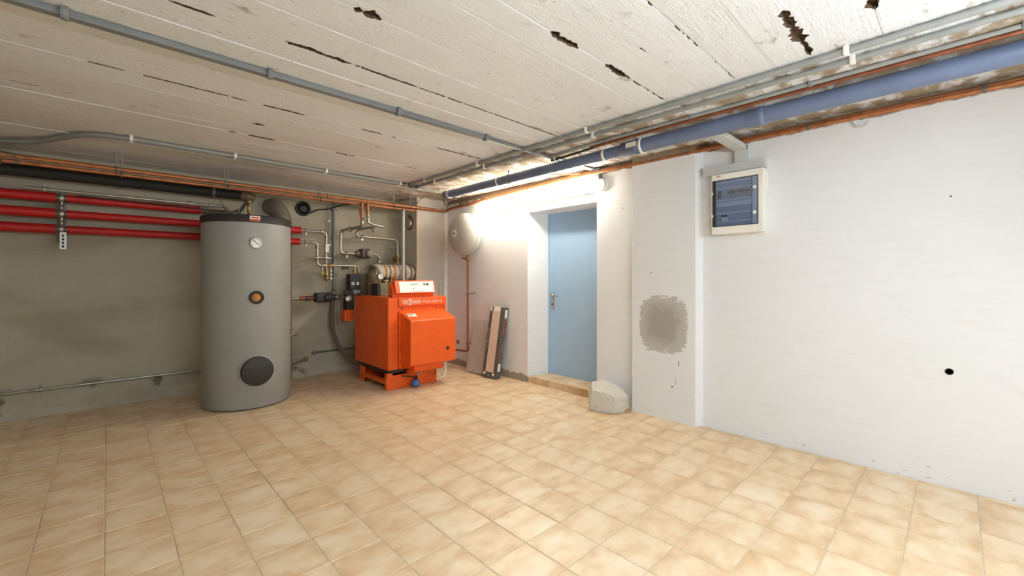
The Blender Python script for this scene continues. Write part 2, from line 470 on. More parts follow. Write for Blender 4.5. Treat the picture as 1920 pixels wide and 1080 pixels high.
def gap(jy, x, side):
    g = .0002
    for a, b, hw in cracks.get(jy, []):
        if a <= x <= b:
            t = min(1.0, (x-a)/.03 + .25, (b-x)/.05 + .15)
            g = max(g, hw*t*(1 + .75*noise.noise((x*17, jy*3+side, 1.3)) + .7*noise.noise((x*60, jy*5+side, 2.3))))
    return max(g, .0002)
for a in range(len(joints)-1):
    y0, y1 = joints[a], joints[a+1]
    dz = random.uniform(-.0016, .0016)
    if 1.77 <= y1 <= 2.0 or 2.24 <= y0 <= 2.25: dz = .0012
    m = MB(); rows = []
    for x in xs:
        wob = .004*noise.noise((x*.9, y0*7, 0)); wob1 = .004*noise.noise((x*.9, y1*7, 0))
        ga, gb = gap(y0, x, 0), gap(y1, x, 5)
        r0 = .0028*max(0, .2+noise.noise((x*6, y0*9, 4))) if y0 in ridged else 0.0
        ya, yb = y0+wob+ga, y1+wob1-gb
        z = ZC + dz + .0015*noise.noise((x*1.4, a*3.1, 0))
        rows.append([(x, ya, ZC+.028), (x, ya, z-r0), (x, ya+.006, z-r0*.6), (x, ya+.012, z), (x, (ya+yb)/2, z+.001*noise.noise((x*3, a, 9))), (x, yb-.01, z), (x, yb, z+.0012), (x, yb, ZC+.028)])
    vs = [p for r in rows for p in r]; W = 8
    fs = [(i*W+q, i*W+q+1, (i+1)*W+q+1, (i+1)*W+q) for i in range(len(rows)-1) for q in range(W-1)]
    m.add(vs, fs); cb = obj('ceiling_board', m, M['ceiling'], ceil)
    cb.data.materials.append(M['slab'])
    for pi, pg in enumerate(cb.data.polygons):
        q_ = pi % (W-1); xm = xs[pi//(W-1)]
        if (q_ == 0 and gap(y0, xm, 0) > .0028) or (q_ == W-2 and gap(y1, xm, 5) > .0028): pg.material_index = 1

# ---- walls
wr = MB()
wr.box(XR, 4.12, YF-.1, 2.62, -.06, ZC+.02)
wr.prism([(XR, 3.635), (4.03, 3.570), (4.12, 3.570), (4.12, 5.95), (XR, 5.95)], 'z', -.06, ZC+.02)
wr.box(XR, 4.12, 2.62, 3.635, 2.072, ZC+.02)
wall_r = struct('wall_right', wr, M['plaster'], origin=(XR, 0, 0))
pil = MB().prism([(3.645, 1.555), (3.645, 2.165), (3.74, 2.18), (3.74, 1.515)], 'z', -.02, ZC+.02)
obj('pilaster', pil, M['plaster_pilaster'], wall_r, bevel=.006)
obj('wall_hole', MB().lathe([(.020, 0), (.019, .003), (.016, .002), (.015, -.02), (.001, -.02)], (XR, .043, .705), (-1, 0, 0), 20), M['charcoal'], wall_r)
obj('nail_hole', MB().lathe([(.005, 0), (.003, .002), (.001, .001)], (XR, .036, 1.773), (-1, 0, 0), 10), M['charcoal'], wall_r)
for z in (1.97, 1.955, 1.90, 1.84, 1.76, 1.69):
    obj('drill_mark', MB().lathe([(.006 if z > 1.96 else .003, 0), (.002, .0015)], (XR, 2.315+random.uniform(-.004, .004), z), (-1, 0, 0), 8), M['charcoal'], wall_r)
for (yy, zz, dy, dz_) in ((1.70, .50, .012, .07), (1.73, .33, .004, .10), (1.755, .30, .05, .018), (1.96, 1.32, .045, .01)):
    obj('scratch', MB().box(3.6435, 3.6455, yy, yy+dy*.25+.003, zz, zz+dz_*.6), M['charcoal'] if dz_ < .08 else M['plank'], wall_r)
struct('wall_back', MB().box(XL-.1, 4.12, YB, YB+.2, -.06, ZC+.02), M['render'], origin=(0, YB, 0))
struct('wall_left', MB().box(XL-.2, XL, YF-.1, YB+.1, -.06, ZC+.02), M['render'], origin=(XL, 0, 0))
struct('wall_front', MB().box(XL-.1, 4.12, YF-.2, YF, -.06, ZC+.02), M['render'], origin=(0, YF, 0))
struct('wall_chimney', MB().box(3.2, XR+.01, 5.33, YB+.01, -.05, ZC+.02), M['chimney'], bevel=.008)
# sloping cement skirting at the foot of the back wall
struct('baseboard_back', MB().prism([(YB-.035, -.004), (YB-.02, .07), (YB, .10), (YB, -.004)], 'x', XL, 3.2), M['render'])

# ---- blue steel door in its deep reveal
door = struct('door_1', MB().box(4.03, 4.075, 2.60, 3.585, .060, 2.10), M['blue_door'], origin=(4.05, 3.1, .06))
obj('door_edge_fold', MB().box(4.022, 4.032, 3.552, 3.572, .078, 2.072), M['blue_door'], door, bevel=.003)
hd = obj('handle_plate', MB().box(4.018, 4.03, 3.475, 3.515, .885, 1.095), M['steel'], door, bevel=.006)
obj('lever', MB().tube([(4.03, 3.495, 1.055), (3.965, 3.495, 1.055), (3.962, 3.36, 1.05)], .011, 12, .02), M['steel'], hd)
obj('lever_rose', MB().lathe([(.026, 0), (.024, .012), (.014, .014), (.014, .03)], (4.019, 3.495, 1.055), (-1, 0, 0), 18), M['steel'], hd)
obj('lock_cylinder', MB().lathe([(.010, 0), (.010, .008), (.003, .009)], (4.019, 3.495, .945), (-1, 0, 0), 14), M['dark'], hd)

# ---- tiled doorstep
st = thing('door_step', (3.88, 3.12, 0), 'low doorstep faced with floor tiles below the blue door', 'step')
obj('step_core', MB().prism([(3.732, 2.62), (3.732, 3.633), (4.03, 3.57), (4.03, 2.62)], 'z', -.004, .066), M['grout'], st)
ys = [2.622, 2.835, 3.085, 3.335, 3.628]
for q in range(4):
    obj('edge_tile', MB().box(3.722, 3.733, ys[q]+.002, ys[q+1]-.002, .0, .066), M['tile'], st, bevel=.002)
    y1 = min(ys[q+1], 3.565)
    obj('top_tile', MB().box(3.722, 4.028, ys[q]+.002, y1-.002, .066, .078), M['tile'], st, bevel=.002)

# ================================================================== LAMPS
lamp = thing('tube_lamp', (3.66, 3.57, 2.15), 'long glowing tube lamp mounted on the white wall above the blue door', 'lamp')
obj('lamp_tray', MB().box(3.628, 3.719, 2.62, 4.44, 2.160, 2.258), M['white'], lamp, bevel=.006)
dm = MB(); prof = []
for q in range(13):
    th = math.pi*q/12
    prof.append((3.628-.062*math.sin(th), 2.209+.050*math.cos(th)))
n = len(prof)
stations = [(2.602, .72), (2.61, .92), (2.63, 1.0), (4.425, 1.0), (4.445, .92), (4.453, .72)]
vs = []
for yy, s_ in stations:
    for (xx, zz) in prof: vs.append((3.628+(xx-3.628)*s_, yy, 2.209+(zz-2.209)*s_))
fs = [(i*n+q, i*n+q+1, (i+1)*n+q+1, (i+1)*n+q) for i in range(len(stations)-1) for q in range(n-1)]
fs += [tuple(range(n)), tuple(range((len(stations)-1)*n, len(stations)*n))[::-1]]
dm.add(vs, fs, True)
obj('lamp_diffuser', dm, M['glow_door'], lamp)
for (x0, y0, lb) in ((.50, -.62, 'added unseen tube lamp nearer the grey wall, brightening the room'), (1.95, -.80, 'added unseen tube lamp nearer the long white wall, brightening the room')):  # invented lamps hung behind the camera, added for extra brightness
    l2 = thing('added_tube_lamp', (x0, y0, 1.75), lb, 'lamp')
    obj('lamp_spine', MB().box(x0-.74, x0+.74, y0-.008, y0+.008, 1.845, 1.865), M['white'], l2, bevel=.003)
    obj('lamp_tube', MB().tube([(x0-.70, y0, 1.78), (x0+.70, y0, 1.78)], .024, 12), M['glow_added'], l2)
    for dx in (-.72, .72): obj('end_socket', MB().box(x0+dx-.02, x0+dx+.02, y0-.028, y0+.028, 1.752, 1.852), M['white'], l2, bevel=.005)
    for dx in (-.5, .5): obj('chain', MB().cyl((x0+dx, y0, 1.862), (x0+dx, y0, ZC+.004), .004, 8), M['steel'], l2)

# ================================================================== BOILER
bo = thing('heating_boiler', (2.66, 4.85, 0), 'bright orange heating boiler with burner hood and tilted control panel', 'boiler')
OR = M['orange']
BX0, BX1, BY0, BY1, BZ0, BZ1 = 2.285, 3.07, 4.43, 5.30, .228, 1.042
body = obj('body', MB().box(BX0, BX1, BY0+.02, BY1, BZ0, BZ1), OR, bo, bevel=.008)
obj('top_cover', MB().box(BX0+.004, BX1-.004, BY0+.03, BY1-.01, BZ1, BZ1+.008), OR, bo, bevel=.003)
obj('front_post', MB().box(BX0, 2.405, BY0-.012, BY0+.022, BZ0, BZ1), OR, bo, bevel=.006)
obj('front_post', MB().box(3.035, BX1, BY0-.012, BY0+.022, BZ0, BZ1), OR, bo, bevel=.006)
bp = obj('brand_panel', MB().box(2.408, 3.032, BY0-.022, BY0+.02, .948, BZ1-.004), OR, bo, bevel=.005)
obj('front_panel', MB().box(2.405, 3.035, BY0+.004, BY0+.024, BZ0, .948), OR, bo, bevel=.003)
for tx, sz, x_, z_, wd in (('VIE', .066, 2.452, .970, .078), ('S', .104, 2.536, .957, .020), ('S', .104, 2.553, .957, .020), ('MANN', .066, 2.578, .970, .118)):
    lettering('brand_lettering', tx, sz, M['white'], bp, (x_, BY0-.0235, z_), (1, 0, 0), (0, 0, 1), width=wd)
lettering('model_lettering', 'Vitola-uniferral', .062, M['beige'], bp, (2.722, BY0-.0235, .974), (1, 0, 0), (0, 0, 1), width=.272)
# burner hood: chamfered top and bottom
hp = [(BY0+.01, .895), (4.185, .795), (4.185, .292), (4.20, .288), (BY0+.01, .215)]
hood = obj('burner_hood', MB().prism(hp, 'x', 2.432, 3.045), OR, bo, bevel=.010, bseg=3)
obj('hood_label', MB().hexa([(2.462, 4.345, .8628), (2.575, 4.345, .8628), (2.575, 4.275, .8343), (2.462, 4.275, .8343),
                           (2.462, 4.345, .8652), (2.575, 4.345, .8652), (2.575, 4.275, .8367), (2.462, 4.275, .8367)]), M['paper'], hood)
for q in range(3):
    y_ = 4.33-.018*q; z_ = .8595-.00735*q
    obj('label_print', MB().hexa([(2.478, y_, z_), (2.56-.02*q, y_, z_), (2.56-.02*q, y_-.009, z_-.0037), (2.478, y_-.009, z_-.0037),
        (2.478, y_, z_+.0012), (2.56-.02*q, y_, z_+.0012), (2.56-.02*q, y_-.009, z_-.0025), (2.478, y_-.009, z_-.0025)]), M['redink'] if q == 0 else M['board_in'], hood)
obj('hood_knob', MB().lathe([(.022, 0), (.022, .006), (.014, .008), (.013, .012), (.002, .012)], (2.925, 4.185, .445), (0, -1, 0), 20), M['dark'], hood)
obj('hood_recess', MB().box(2.535, 2.905, 4.1825, 4.186, .405, .482), OR, hood, bevel=.001)
obj('hood_seam', MB().box(2.412, 2.432, 4.40, BY0+.0, .235, .885), M['orange'], bo, bevel=.003)
for z in (.62, .50): obj('screw', MB().lathe([(.008, 0), (.006, .004)], (2.421, 4.40, z), (0, -1, 0), 10), M['dark'], bo)
for x in (2.46, 2.93): obj('screw', MB().lathe([(.009, 0), (.007, .006)], (x, BY0+.004, .918), (0, -1, 0), 10), M['dark'], bo)
# control head
ch = obj('control_head', MB().prism([(4.405, 1.095), (4.445, 1.24), (4.48, 1.244), (4.53, 1.21), (4.53, 1.046), (4.46, 1.046), (4.45, 1.085)], 'x', 2.375, 2.905), OR, bo, bevel=.006)
obj('control_bracket', MB().prism([(4.44, 1.046), (4.445, 1.12), (4.50, 1.205), (4.55, 1.205), (4.56, 1.046)], 'x', 2.352, 2.378), OR, bo, bevel=.004)
def fp(x, t, d=0.0):   # point on the sloped control fascia
    return (x, 4.405+.04*t-.0020-d*.96, 1.095+.145*t+d*.26)
def fascia(x0, x1, t0, t1, d0, d1):
    return MB().hexa([fp(x0, t0, d0), fp(x1, t0, d0), fp(x1, t0, d1), fp(x0, t0, d1), fp(x0, t1, d0), fp(x1, t1, d0), fp(x1, t1, d1), fp(x0, t1, d1)])
fa = obj('control_fascia', fascia(2.425, 2.885, .06, .92, -.002, .003), M['cream'], ch)
obj('fascia_seam', fascia(2.462, 2.464, .08, .90, .003, .004), M['beige'], fa)
obj('fascia_slot', fascia(2.58, 2.80, .115, .135, .003, .0042), M['ink'], fa)
for x, t in ((2.592, .70), (2.625, .70), (2.657, .70), (2.603, .34)):
    obj('indicator', MB().lathe([(.007, 0), (.006, .004), (.001, .005)], fp(x, t, .003), (0, -.96, .26), 12), M['ink'], fa)
for x in (2.745, 2.785):
    obj('fascia_switch', fascia(x, x+.028, .60, .80, .003, .006), M['ink'] if x > 2.76 else M['greybox'], fa)
# plinth
obj('plinth_front', MB().box(2.283, 2.948, 4.45, 4.466, .0, .158), OR, bo, bevel=.004)
obj('plinth_flange', MB().box(2.283, 2.345, 4.43, 4.466, .150, .192), OR, bo, bevel=.004)
obj('plinth_post', MB().box(2.283, 2.300, 4.466, 4.50, .0, .185), OR, bo, bevel=.003)
obj('plinth_post', MB().box(2.283, 2.300, 5.05, 5.155, .0, .187), OR, bo, bevel=.003)
obj('plinth_rail', MB().box(2.283, 2.330, 4.50, 5.07, .062, .110), OR, bo, bevel=.003)
obj('plinth_rail', MB().box(2.900, 2.948, 4.466, 5.15, .0, .18), OR, bo, bevel=.003)
obj('plinth_back', MB().box(2.300, 2.948, 5.13, 5.155, .0, .18), OR, bo, bevel=.003)
obj('plinth_deck', MB().box(2.31, 2.94, 4.47, 5.14, .18, .232), M['dark'], bo)
obj('burner_housing', MB().prism([(4.27, .20), (4.40, .16), (4.448, .16), (4.448, .235), (4.27, .285)], 'x', 2.53, 2.93), OR, bo, bevel=.01)
# blue filter with hoses in front of the plinth
fi = thing('oil_filter', (2.60, 4.36, 0), 'round blue oil filter on a grey hose in front of the orange plinth', 'filter')
obj('filter_bowl', MB().lathe([(.002, 0), (.036, .004), (.047, .022), (.047, .055), (.040, .075), (.020, .082)], (2.585, 4.345, .012), (.25, .25, .93), 20), M['blueplastic'], fi)
obj('filter_head', MB().lathe([(.022, 0), (.022, .03), (.012, .034), (.012, .055)], (2.605, 4.365, .085), (.3, .25, .92), 16), M['dark'], fi)
obj('hose', MB().tube([(2.62, 4.38, .13), (2.68, 4.37, .16), (2.73, 4.37, .21), (2.76, 4.40, .235)], .009, 10, .03), M['steel'], fi)
obj('hose', MB().tube([(2.60, 4.40, .12), (2.53, 4.43, .13), (2.46, 4.44, .142)], .007, 8, .02), M['charcoal'], fi)
tag(obj('pipe_loop', MB().tube([(2.86, 4.33, .20), (2.885, 4.31, .10), (2.95, 4.32, .07), (3.03, 4.36, .12), (3.05, 4.42, .22)], .006, 8, .05), M['clip']), 'thin white hose looping below the right end of the burner hood', 'hose')
tag(obj('pipe_loop', MB().tube([(2.78, 4.38, .20), (2.80, 4.36, .13), (2.85, 4.36, .11), (2.90, 4.38, .16)], .005, 8, .03), M['copper_dull']), 'thin copper tube looping below the burner hood', 'tube')
# things on and behind the boiler
gb = thing('switch_box', (2.55, 4.98, 1.05), 'olive grey metal box standing on the rear of the orange boiler', 'box')
obj('box_body', MB().box(2.455, 2.70, 4.95, 5.16, 1.05, 1.205), M['greybox'], gb, bevel=.006)
obj('box_slot', MB().box(2.57, 2.66, 4.9478, 4.951, 1.106, 1.116), M['ink'], gb)
obj('box_end', MB().box(2.425, 2.456, 4.96, 5.15, 1.052, 1.20), M['dark'], gb, bevel=.004)
man = thing('manual', (2.56, 4.76, 1.05), 'white booklet lying on top of the orange boiler', 'booklet')
obj('pages', MB().box(2.46, 2.62, 4.68, 4.86, 1.051, 1.068), M['paper'], man)
obj('cover', MB().hexa([(2.458, 4.678, 1.068), (2.622, 4.678, 1.068), (2.622, 4.862, 1.068), (2.458, 4.862, 1.068), (2.458, 4.678, 1.070), (2.622, 4.678, 1.090), (2.622, 4.862, 1.090), (2.458, 4.862, 1.070)]), M['white'], man)
ga = thing('pressure_gauge', (2.62, 5.24, 1.05), 'round white pressure gauge on a brass fitting behind the boiler top', 'gauge')
obj('gauge_case', MB().lathe([(.040, 0), (.043, .01), (.043, .03), (.039, .032), (.037, .026)], (2.605, 5.27, 1.292), (0, -1, 0), 24), M['dark'], ga)
obj('gauge_dial', MB().lathe([(.038, 0), (.037, .003)], (2.605, 5.245, 1.292), (0, -1, 0), 24), M['white'], ga)
obj('needle', MB().box(2.604, 2.609, 5.239, 5.2415, 1.285, 1.318), M['ink'], ga)
obj('brass_stem', MB().tube([(2.605, 5.26, 1.255), (2.605, 5.26, 1.05)], .012, 10), M['brass'], ga)
for i, (x, z) in enumerate(((2.68, 1.29), (2.76, 1.27))):
    v = thing('relief_valve', (x, 5.24, 1.05), 'brass relief valve right next to the white gauge' if i == 0 else 'copper and brass safety fitting nearest the grey conduit behind the boiler', 'valve')
    obj('valve_body', MB().lathe([(.012, 0), (.012, .09), (.024, .10), (.026, .15), (.018, .16), (.018, .20)], (x, 5.25, 1.05), (0, 0, 1), 14), M['brass'], v)
    obj('valve_arm', MB().cyl((x-.03, 5.25, z-.06), (x+.04, 5.25, z-.06), .011, 10), M['copper'] if i else M['brass'], v)
    obj('valve_cap', MB().lathe([(.02, 0), (.022, .025), (.012, .04)], (x, 5.25, 1.25), (0, 0, 1), 12), M['copper_dull'] if i else M['dark'], v)
# foil-wrapped flue into the chimney
fl = thing('flue_pipe', (2.9, 5.47, 1.2), 'thick foil-wrapped flue pipe running from the boiler into the chimney', 'flue')
FY, FZ, FR = 5.47, 1.345, .112
m = MB(); prof = []
for q in range(33):
    t = q/32; prof.append((FR*(1+.05*noise.noise((t*9, 3.3, 0))), .60*t))
m.lathe(prof, (2.60, FY, FZ), (1, 0, 0), 28); obj('foil_wrap', m, M['foil'], fl)
for x, wd, mt in ((2.735, .022, 'tape'), (2.865, .03, 'tape'), (2.80, .016, 'foil_brown'), (3.03, .02, 'foil_brown'), (3.12, .022, 'foil_brown'), (3.165, .03, 'silver')):
    obj('wrap_band', MB().lathe([(FR*1.045, 0), (FR*1.06, .004), (FR*1.06, wd-.004), (FR*1.045, wd)], (x, FY, FZ), (1, 0, 0), 28), M[mt], fl)
obj('flue_elbow', MB().tube([(2.70, FY, FZ), (2.605, FY-.02, FZ-.02), (2.585, FY-.05, 1.12), (2.585, FY-.06, .95)], .088, 18, .12), M['foil_brown'], fl)
obj('elbow_collar', MB().lathe([(.118, 0), (.122, .01), (.122, .028), (.115, .036)], (2.62, FY-.012, FZ-.01), (.9, 0, .35), 24), M['greybox'], fl)
# clean-out door on the chimney flank
co = thing('chimney_damper', (3.2, 5.53, 2.0), 'round metal damper cover on the side of the chimney', 'damper')
obj('cover_ring', MB().lathe([(.105, 0), (.105, .012), (.096, .016), (.088, .012)], (3.2, 5.535, 2.07), (-1, 0, 0), 28), M['copper_dull'], co)
obj('cover_plate', MB().lathe([(.088, 0), (.086, .035), (.078, .042), (.02, .046)], (3.198, 5.535, 2.07), (-1, 0, 0), 28), M['silver'], co)
obj('cover_knob', MB().lathe([(.012, 0), (.012, .03), (.02, .034), (.018, .05)], (3.155, 5.60, 2.075), (-1, 0, 0), 14), M['steel'], co)
obj('cover_latch', MB().box(3.165, 3.2, 5.50, 5.53, 2.165, 2.20), M['steel_dull'], co, bevel=.003)

# ================================================================== HOT WATER TANK
TX, TY, TR = 1.056, 5.09, .396
tk = thing('hot_water_tank', (TX, TY, 0), 'tall grey cylindrical hot water tank with dark lid', 'water tank')
obj('foot_ring', MB().lathe([(TR-.03, 0), (TR-.03, .015)], (TX, TY, 0), (0, 0, 1), 48), M['dark'], tk)
tb = obj('jacket', MB().lathe([(TR-.012, .012), (TR, .022), (TR, 1.812)], (TX, TY, 0), (0, 0, 1), 72), M['tank'], tk)
obj('lid', MB().lathe([(TR+.006, 0), (TR+.007, .062), (TR-.004, .074), (.02, .078)], (TX, TY, 1.81), (0, 0, 1), 72), M['charcoal'], tk)
FYT = TY-TR
def curved(x0, x1, z0, z1, off, n=6):
    m = MB(); vs = []
    for i in range(n+1):
        x = x0+(x1-x0)*i/n; dx = x-TX; y = TY-math.sqrt((TR+off)**2-dx*dx)
        yb = TY-math.sqrt((TR+.0015)**2-dx*dx)
        vs += [(x, y, z0), (x, y, z1), (x, yb, z1), (x, yb, z0)]
    fs = []
    for i in range(n):
        for q in range(4): fs.append((i*4+q, i*4+(q+1) % 4, (i+1)*4+(q+1) % 4, (i+1)*4+q))
    fs += [(3, 2, 1, 0), (n*4, n*4+1, n*4+2, n*4+3)]
    return m.add(vs, fs)
sk = obj('maker_sticker', curved(.992, 1.078, 1.822, 1.873, .0085), M['paper'], tk)
obj('sticker_stripe', curved(.993, 1.077, 1.823, 1.840, .0095), M['redink'], sk)
obj('sticker_print', curved(1.005, 1.066, 1.849, 1.862, .0095), M['redink'], sk)
th = obj('thermometer', MB().lathe([(.054, -.004), (.056, .01), (.053, .018), (.049, .020), (.047, .015)], (1.044, FYT, 1.612), (0, -1, 0), 32), M['silver'], tk)
obj('dial', MB().lathe([(.048, 0), (.047, .003)], (1.044, FYT-.013, 1.612), (0, -1, 0), 32), M['white'], th)
for a in range(9):
    an = math.radians(-120+30*a); cxx = 1.044+.038*math.sin(an); czz = 1.612+.038*math.cos(an)
    obj('dial_tick', MB().box(cxx-.0018, cxx+.0018, FYT-.0172, FYT-.0158, czz-.005, czz+.005), M['ink'], th)
obj('pointer', MB().hexa([(1.018, FYT-.018, 1.636), (1.022, FYT-.018, 1.640), (1.066, FYT-.018, 1.596), (1.063, FYT-.018, 1.593), (1.018, FYT-.016, 1.636), (1.022, FYT-.016, 1.640), (1.066, FYT-.016, 1.596), (1.063, FYT-.016, 1.593)]), M['ink'], th)
fg = obj('port_ring', MB().lathe([(.064, -.006), (.064, .012), (.056, .020), (.042, .018), (.040, .004)], (1.048, FYT, 1.085), (0, -1, 0), 32), M['charcoal'], tk)
obj('port_plug', MB().lathe([(.040, 0), (.040, .008), (.034, .012), (.014, .012), (.012, .018), (.003, .018)], (1.048, FYT, 1.085), (0, -1, 0), 28), M['tape'], fg)
cp = obj('flange_cap', MB().lathe([(.142, -.03), (.143, .010), (.139, .022), (.130, .027), (.002, .030)], (1.053, FYT, .372), (0, -1, 0), 48), M['charcoal'], tk)
obj('flange_rim', MB().lathe([(.150, -.035), (.152, .002), (.146, .006), (.142, .004)], (1.053, FYT, .372), (0, -1, 0), 48), M['tank'], cp)

# grey flue-like duct behind the tank
du = thing('vent_duct', (1.57, 5.70, 0), 'grey brown vent duct behind the tank bending into the wall', 'duct')
obj('duct_pipe', MB().tube([(1.565, 5.738, .02), (1.565, 5.738, 2.02), (1.50, 5.76, 2.14), (1.45, 5.86, 2.145)], .098, 24, .14, 8), M['elbow'], du)
for z in (.30, .62, .95, 1.28, 1.45, 1.62, 1.80): obj('duct_seam', MB().lathe([(.098, 0), (.1015, .004), (.1015, .016), (.098, .02)], (1.565, 5.738, z), (0, 0, 1), 24), M['elbow'], du)

# steel line along the wall over to the tank top
sl = thing('vent_line', (1.0, 5.6, 1.88), 'thin steel pipe above the top red pipe crossing to the tank lid', 'pipe')
obj('pipe_run', MB().tube([(-.53, 5.62, 2.066), (.96, 5.62, 2.062), (.975, 5.58, 1.985), (1.0, 5.25, 1.985)], .013, 10, .05), M['steel'], sl)
obj('pipe_run', MB().tube([(-.2, 5.625, 2.035), (.97, 5.625, 2.01), (.99, 5.4, 1.95), (1.0, 5.2, 1.93)], .006, 8, .04), M['dark'], sl)
obj('cross_piece', MB().tube([(1.0, 5.30, 1.985), (1.0, 5.16, 1.965), (1.045, 5.10, 2.055), (1.062, 5.09, 2.06)], .017, 12, .03), M['steel_dull'], sl)
obj('riser', MB().lathe([(.026, 0), (.026, .03), (.016, .035), (.016, .16), (.024, .165), (.024, .19), (.006, .195)], (1.066, 5.085, 1.888), (0, 0, 1), 16), M['brass'], sl)
obj('riser', MB().lathe([(.022, 0), (.022, .03), (.014, .035), (.014, .10)], (.985, 5.13, 1.888), (0, 0, 1), 14), M['steel_dull'], sl)
for x in (-.42, .62, .80): obj('pipe_clip', MB().lathe([(.018, 0), (.021, .006), (.021, .018), (.018, .024)], (x, 5.62, 2.065), (1, 0, 0), 14).cyl((x+.012, 5.62, 2.08), (x+.012, 5.62, 2.115), .005, 8).cyl((x+.012, 5.63, 2.07), (x+.012, 5.85, 2.07), .005, 8), M['steel'], sl)

# three red insulated pipes on the left
zz = [2.010, 1.865, 1.722]
nm = ['uppermost of the three red insulated pipes left of the tank', 'middle one of the three red insulated pipes left of the tank', 'lowest of the three red insulated pipes left of the tank']
for z, lb in zip(zz, nm):
    t = thing('insulated_pipe', (0, 5.7, z-.05), lb, 'pipe', 'red insulated pipes left of the tank')
    path = [(XL+.01, 5.70, z), (-.34, 5.70, z)]
    obj('insulation', MB().tube(path, .043, 16), M['red'], t)
    path = [(-.27, 5.70, z)]
    path += [(1.14, 5.70, z), (1.18, 5.56, z)] if z < 2 else [(.72, 5.70, z), (.735, 5.70, z)]
    obj('insulation', MB().tube(path, .037, 16, .08), M['red'], t)
    if z > 2: obj('steel_core', MB().tube([(.73, 5.70, z), (1.02, 5.70, z)], .022, 12), M['steel_dull'], t)
    obj('steel_core', MB().tube([(-.36, 5.70, z), (-.25, 5.70, z)], .027, 12), M['steel_dull'], t)
sb = thing('pipe_bracket', (-.30, 5.66, 1.53), 'perforated steel strut clamping the three red pipes to the wall', 'bracket')
obj('strut', MB().box(-.325, -.285, 5.752, 5.848, 1.60, 2.06), M['steel_dull'], sb, bevel=.002)
obj('strut_tail', MB().box(-.312, -.268, 5.60, 5.606, 1.535, 1.69), M['steel'], sb, bevel=.002)
for q in range(4): obj('strut_slot', MB().box(-.298, -.282, 5.5975, 5.601, 1.55+.032*q, 1.57+.032*q), M['ink'], sb)
for z in zz:
    cl = obj('pipe_clamp', MB().lathe([(.040, 0), (.043, .004), (.043, .026), (.040, .03)], (-.320, 5.70, z), (1, 0, 0), 18), M['steel'], sb)
    obj('clamp_bolt', MB().cyl((-.305, 5.70, z+.04), (-.305, 5.70, z+.062), .011, 10).cyl((-.305, 5.70, z-.062), (-.305, 5.70, z-.04), .011, 10), M['silver'], cl)
    obj('clamp_arm', MB().tube([(-.290, 5.665, z-.05), (-.285, 5.63, z-.09), (-.29, 5.61, z-.13)], .008, 8, .03), M['steel'], cl)

# black insulated pipe under the copper pipes
bk = thing('insulated_pipe', (0, 5.66, 2.16), 'thick black insulated pipe high on the grey wall above the red pipes', 'pipe')
obj('insulation', MB().tube([(XL+.01, 5.66, 2.215), (1.08, 5.66, 2.225), (1.10, 5.66, 2.225)], .058, 16), M['black_ins'], bk)
obj('wall_bend', MB().tube([(1.09, 5.66, 2.225), (1.21, 5.66, 2.222), (1.235, 5.845, 2.222)], .055, 16, .07), M['foil_brown'], bk)
obj('hanging_cable', MB().tube([(.86, 5.60, 2.20), (.90, 5.58, 2.12), (.93, 5.56, 2.05), (.94, 5.55, 1.99)], .003, 6, .03), M['dark'], bk)
obj('pipe_collar', MB().lathe([(.06, 0), (.064, .004), (.064, .022), (.06, .026)], (.83, 5.66, 2.224), (1, 0, 0), 16), M['steel_dull'], bk)

# two copper pipes hung across the room below the ceiling
for q, (y, z, lb) in enumerate(((5.27, 2.262, 'front copper pipe of the pair hung below the ceiling along the boiler wall'),
                                (5.34, 2.228, 'rear copper pipe of the pair hung below the ceiling along the boiler wall'))):
    t = thing('copper_pipe', (1.2, y, z-.02), lb, 'pipe')
    x1 = 3.655 if q == 0 else 3.185
    obj('pipe_run', MB().tube([(-.62, y, z), (x1, y, z)] if q else [(-.62, y, z), (x1, y, z), (3.668, 5.20, 2.285)], .021 if q == 0 else .017, 12, .03), M['copper'], t)
    for x in ((.06, .885, 1.83, 1.93, 2.80, 3.06) if q == 0 else (.10, .93, 1.88, 2.85)):
        h = obj('hanger_ring', MB().lathe([(.023, 0), (.026, .004), (.026, .016), (.023, .02)], (x-.01, y, z), (1, 0, 0), 14), M['steel_dull'], t)
        obj('hanger_rod', MB().cyl((x, y, z+.022), (x, y, ZC+.004), .004, 8), M['steel'], h)
el = thing('pipe_cluster', (-.62, 5.28, 2.2), 'dark corroded pipe elbows at the left end of the hung copper pipes', 'pipe fitting')
obj('elbow', MB().tube([(-.53, 5.27, 2.262), (-.66, 5.27, 2.275), (-.68, 5.40, 2.31), (-.70, 5.84, 2.31)], .022, 12, .04), M['foil_brown'], el)
obj('elbow', MB().tube([(-.53, 5.34, 2.228), (-.64, 5.36, 2.228), (-.80, 5.38, 2.20), (-1.2, 5.40, 2.18)], .02, 12, .04), M['steel_dull'], el)
obj('valve_block', MB().lathe([(.03, 0), (.04, .02), (.04, .08), (.03, .10)], (-.74, 5.26, 2.30), (1, 0, 0), 14), M['dark'], el)
obj('flex_hose', MB().tube([(-.62, 5.30, 2.20), (-.75, 5.32, 2.175), (-1.1, 5.34, 2.20)], .016, 10, .05), M['charcoal'], el)

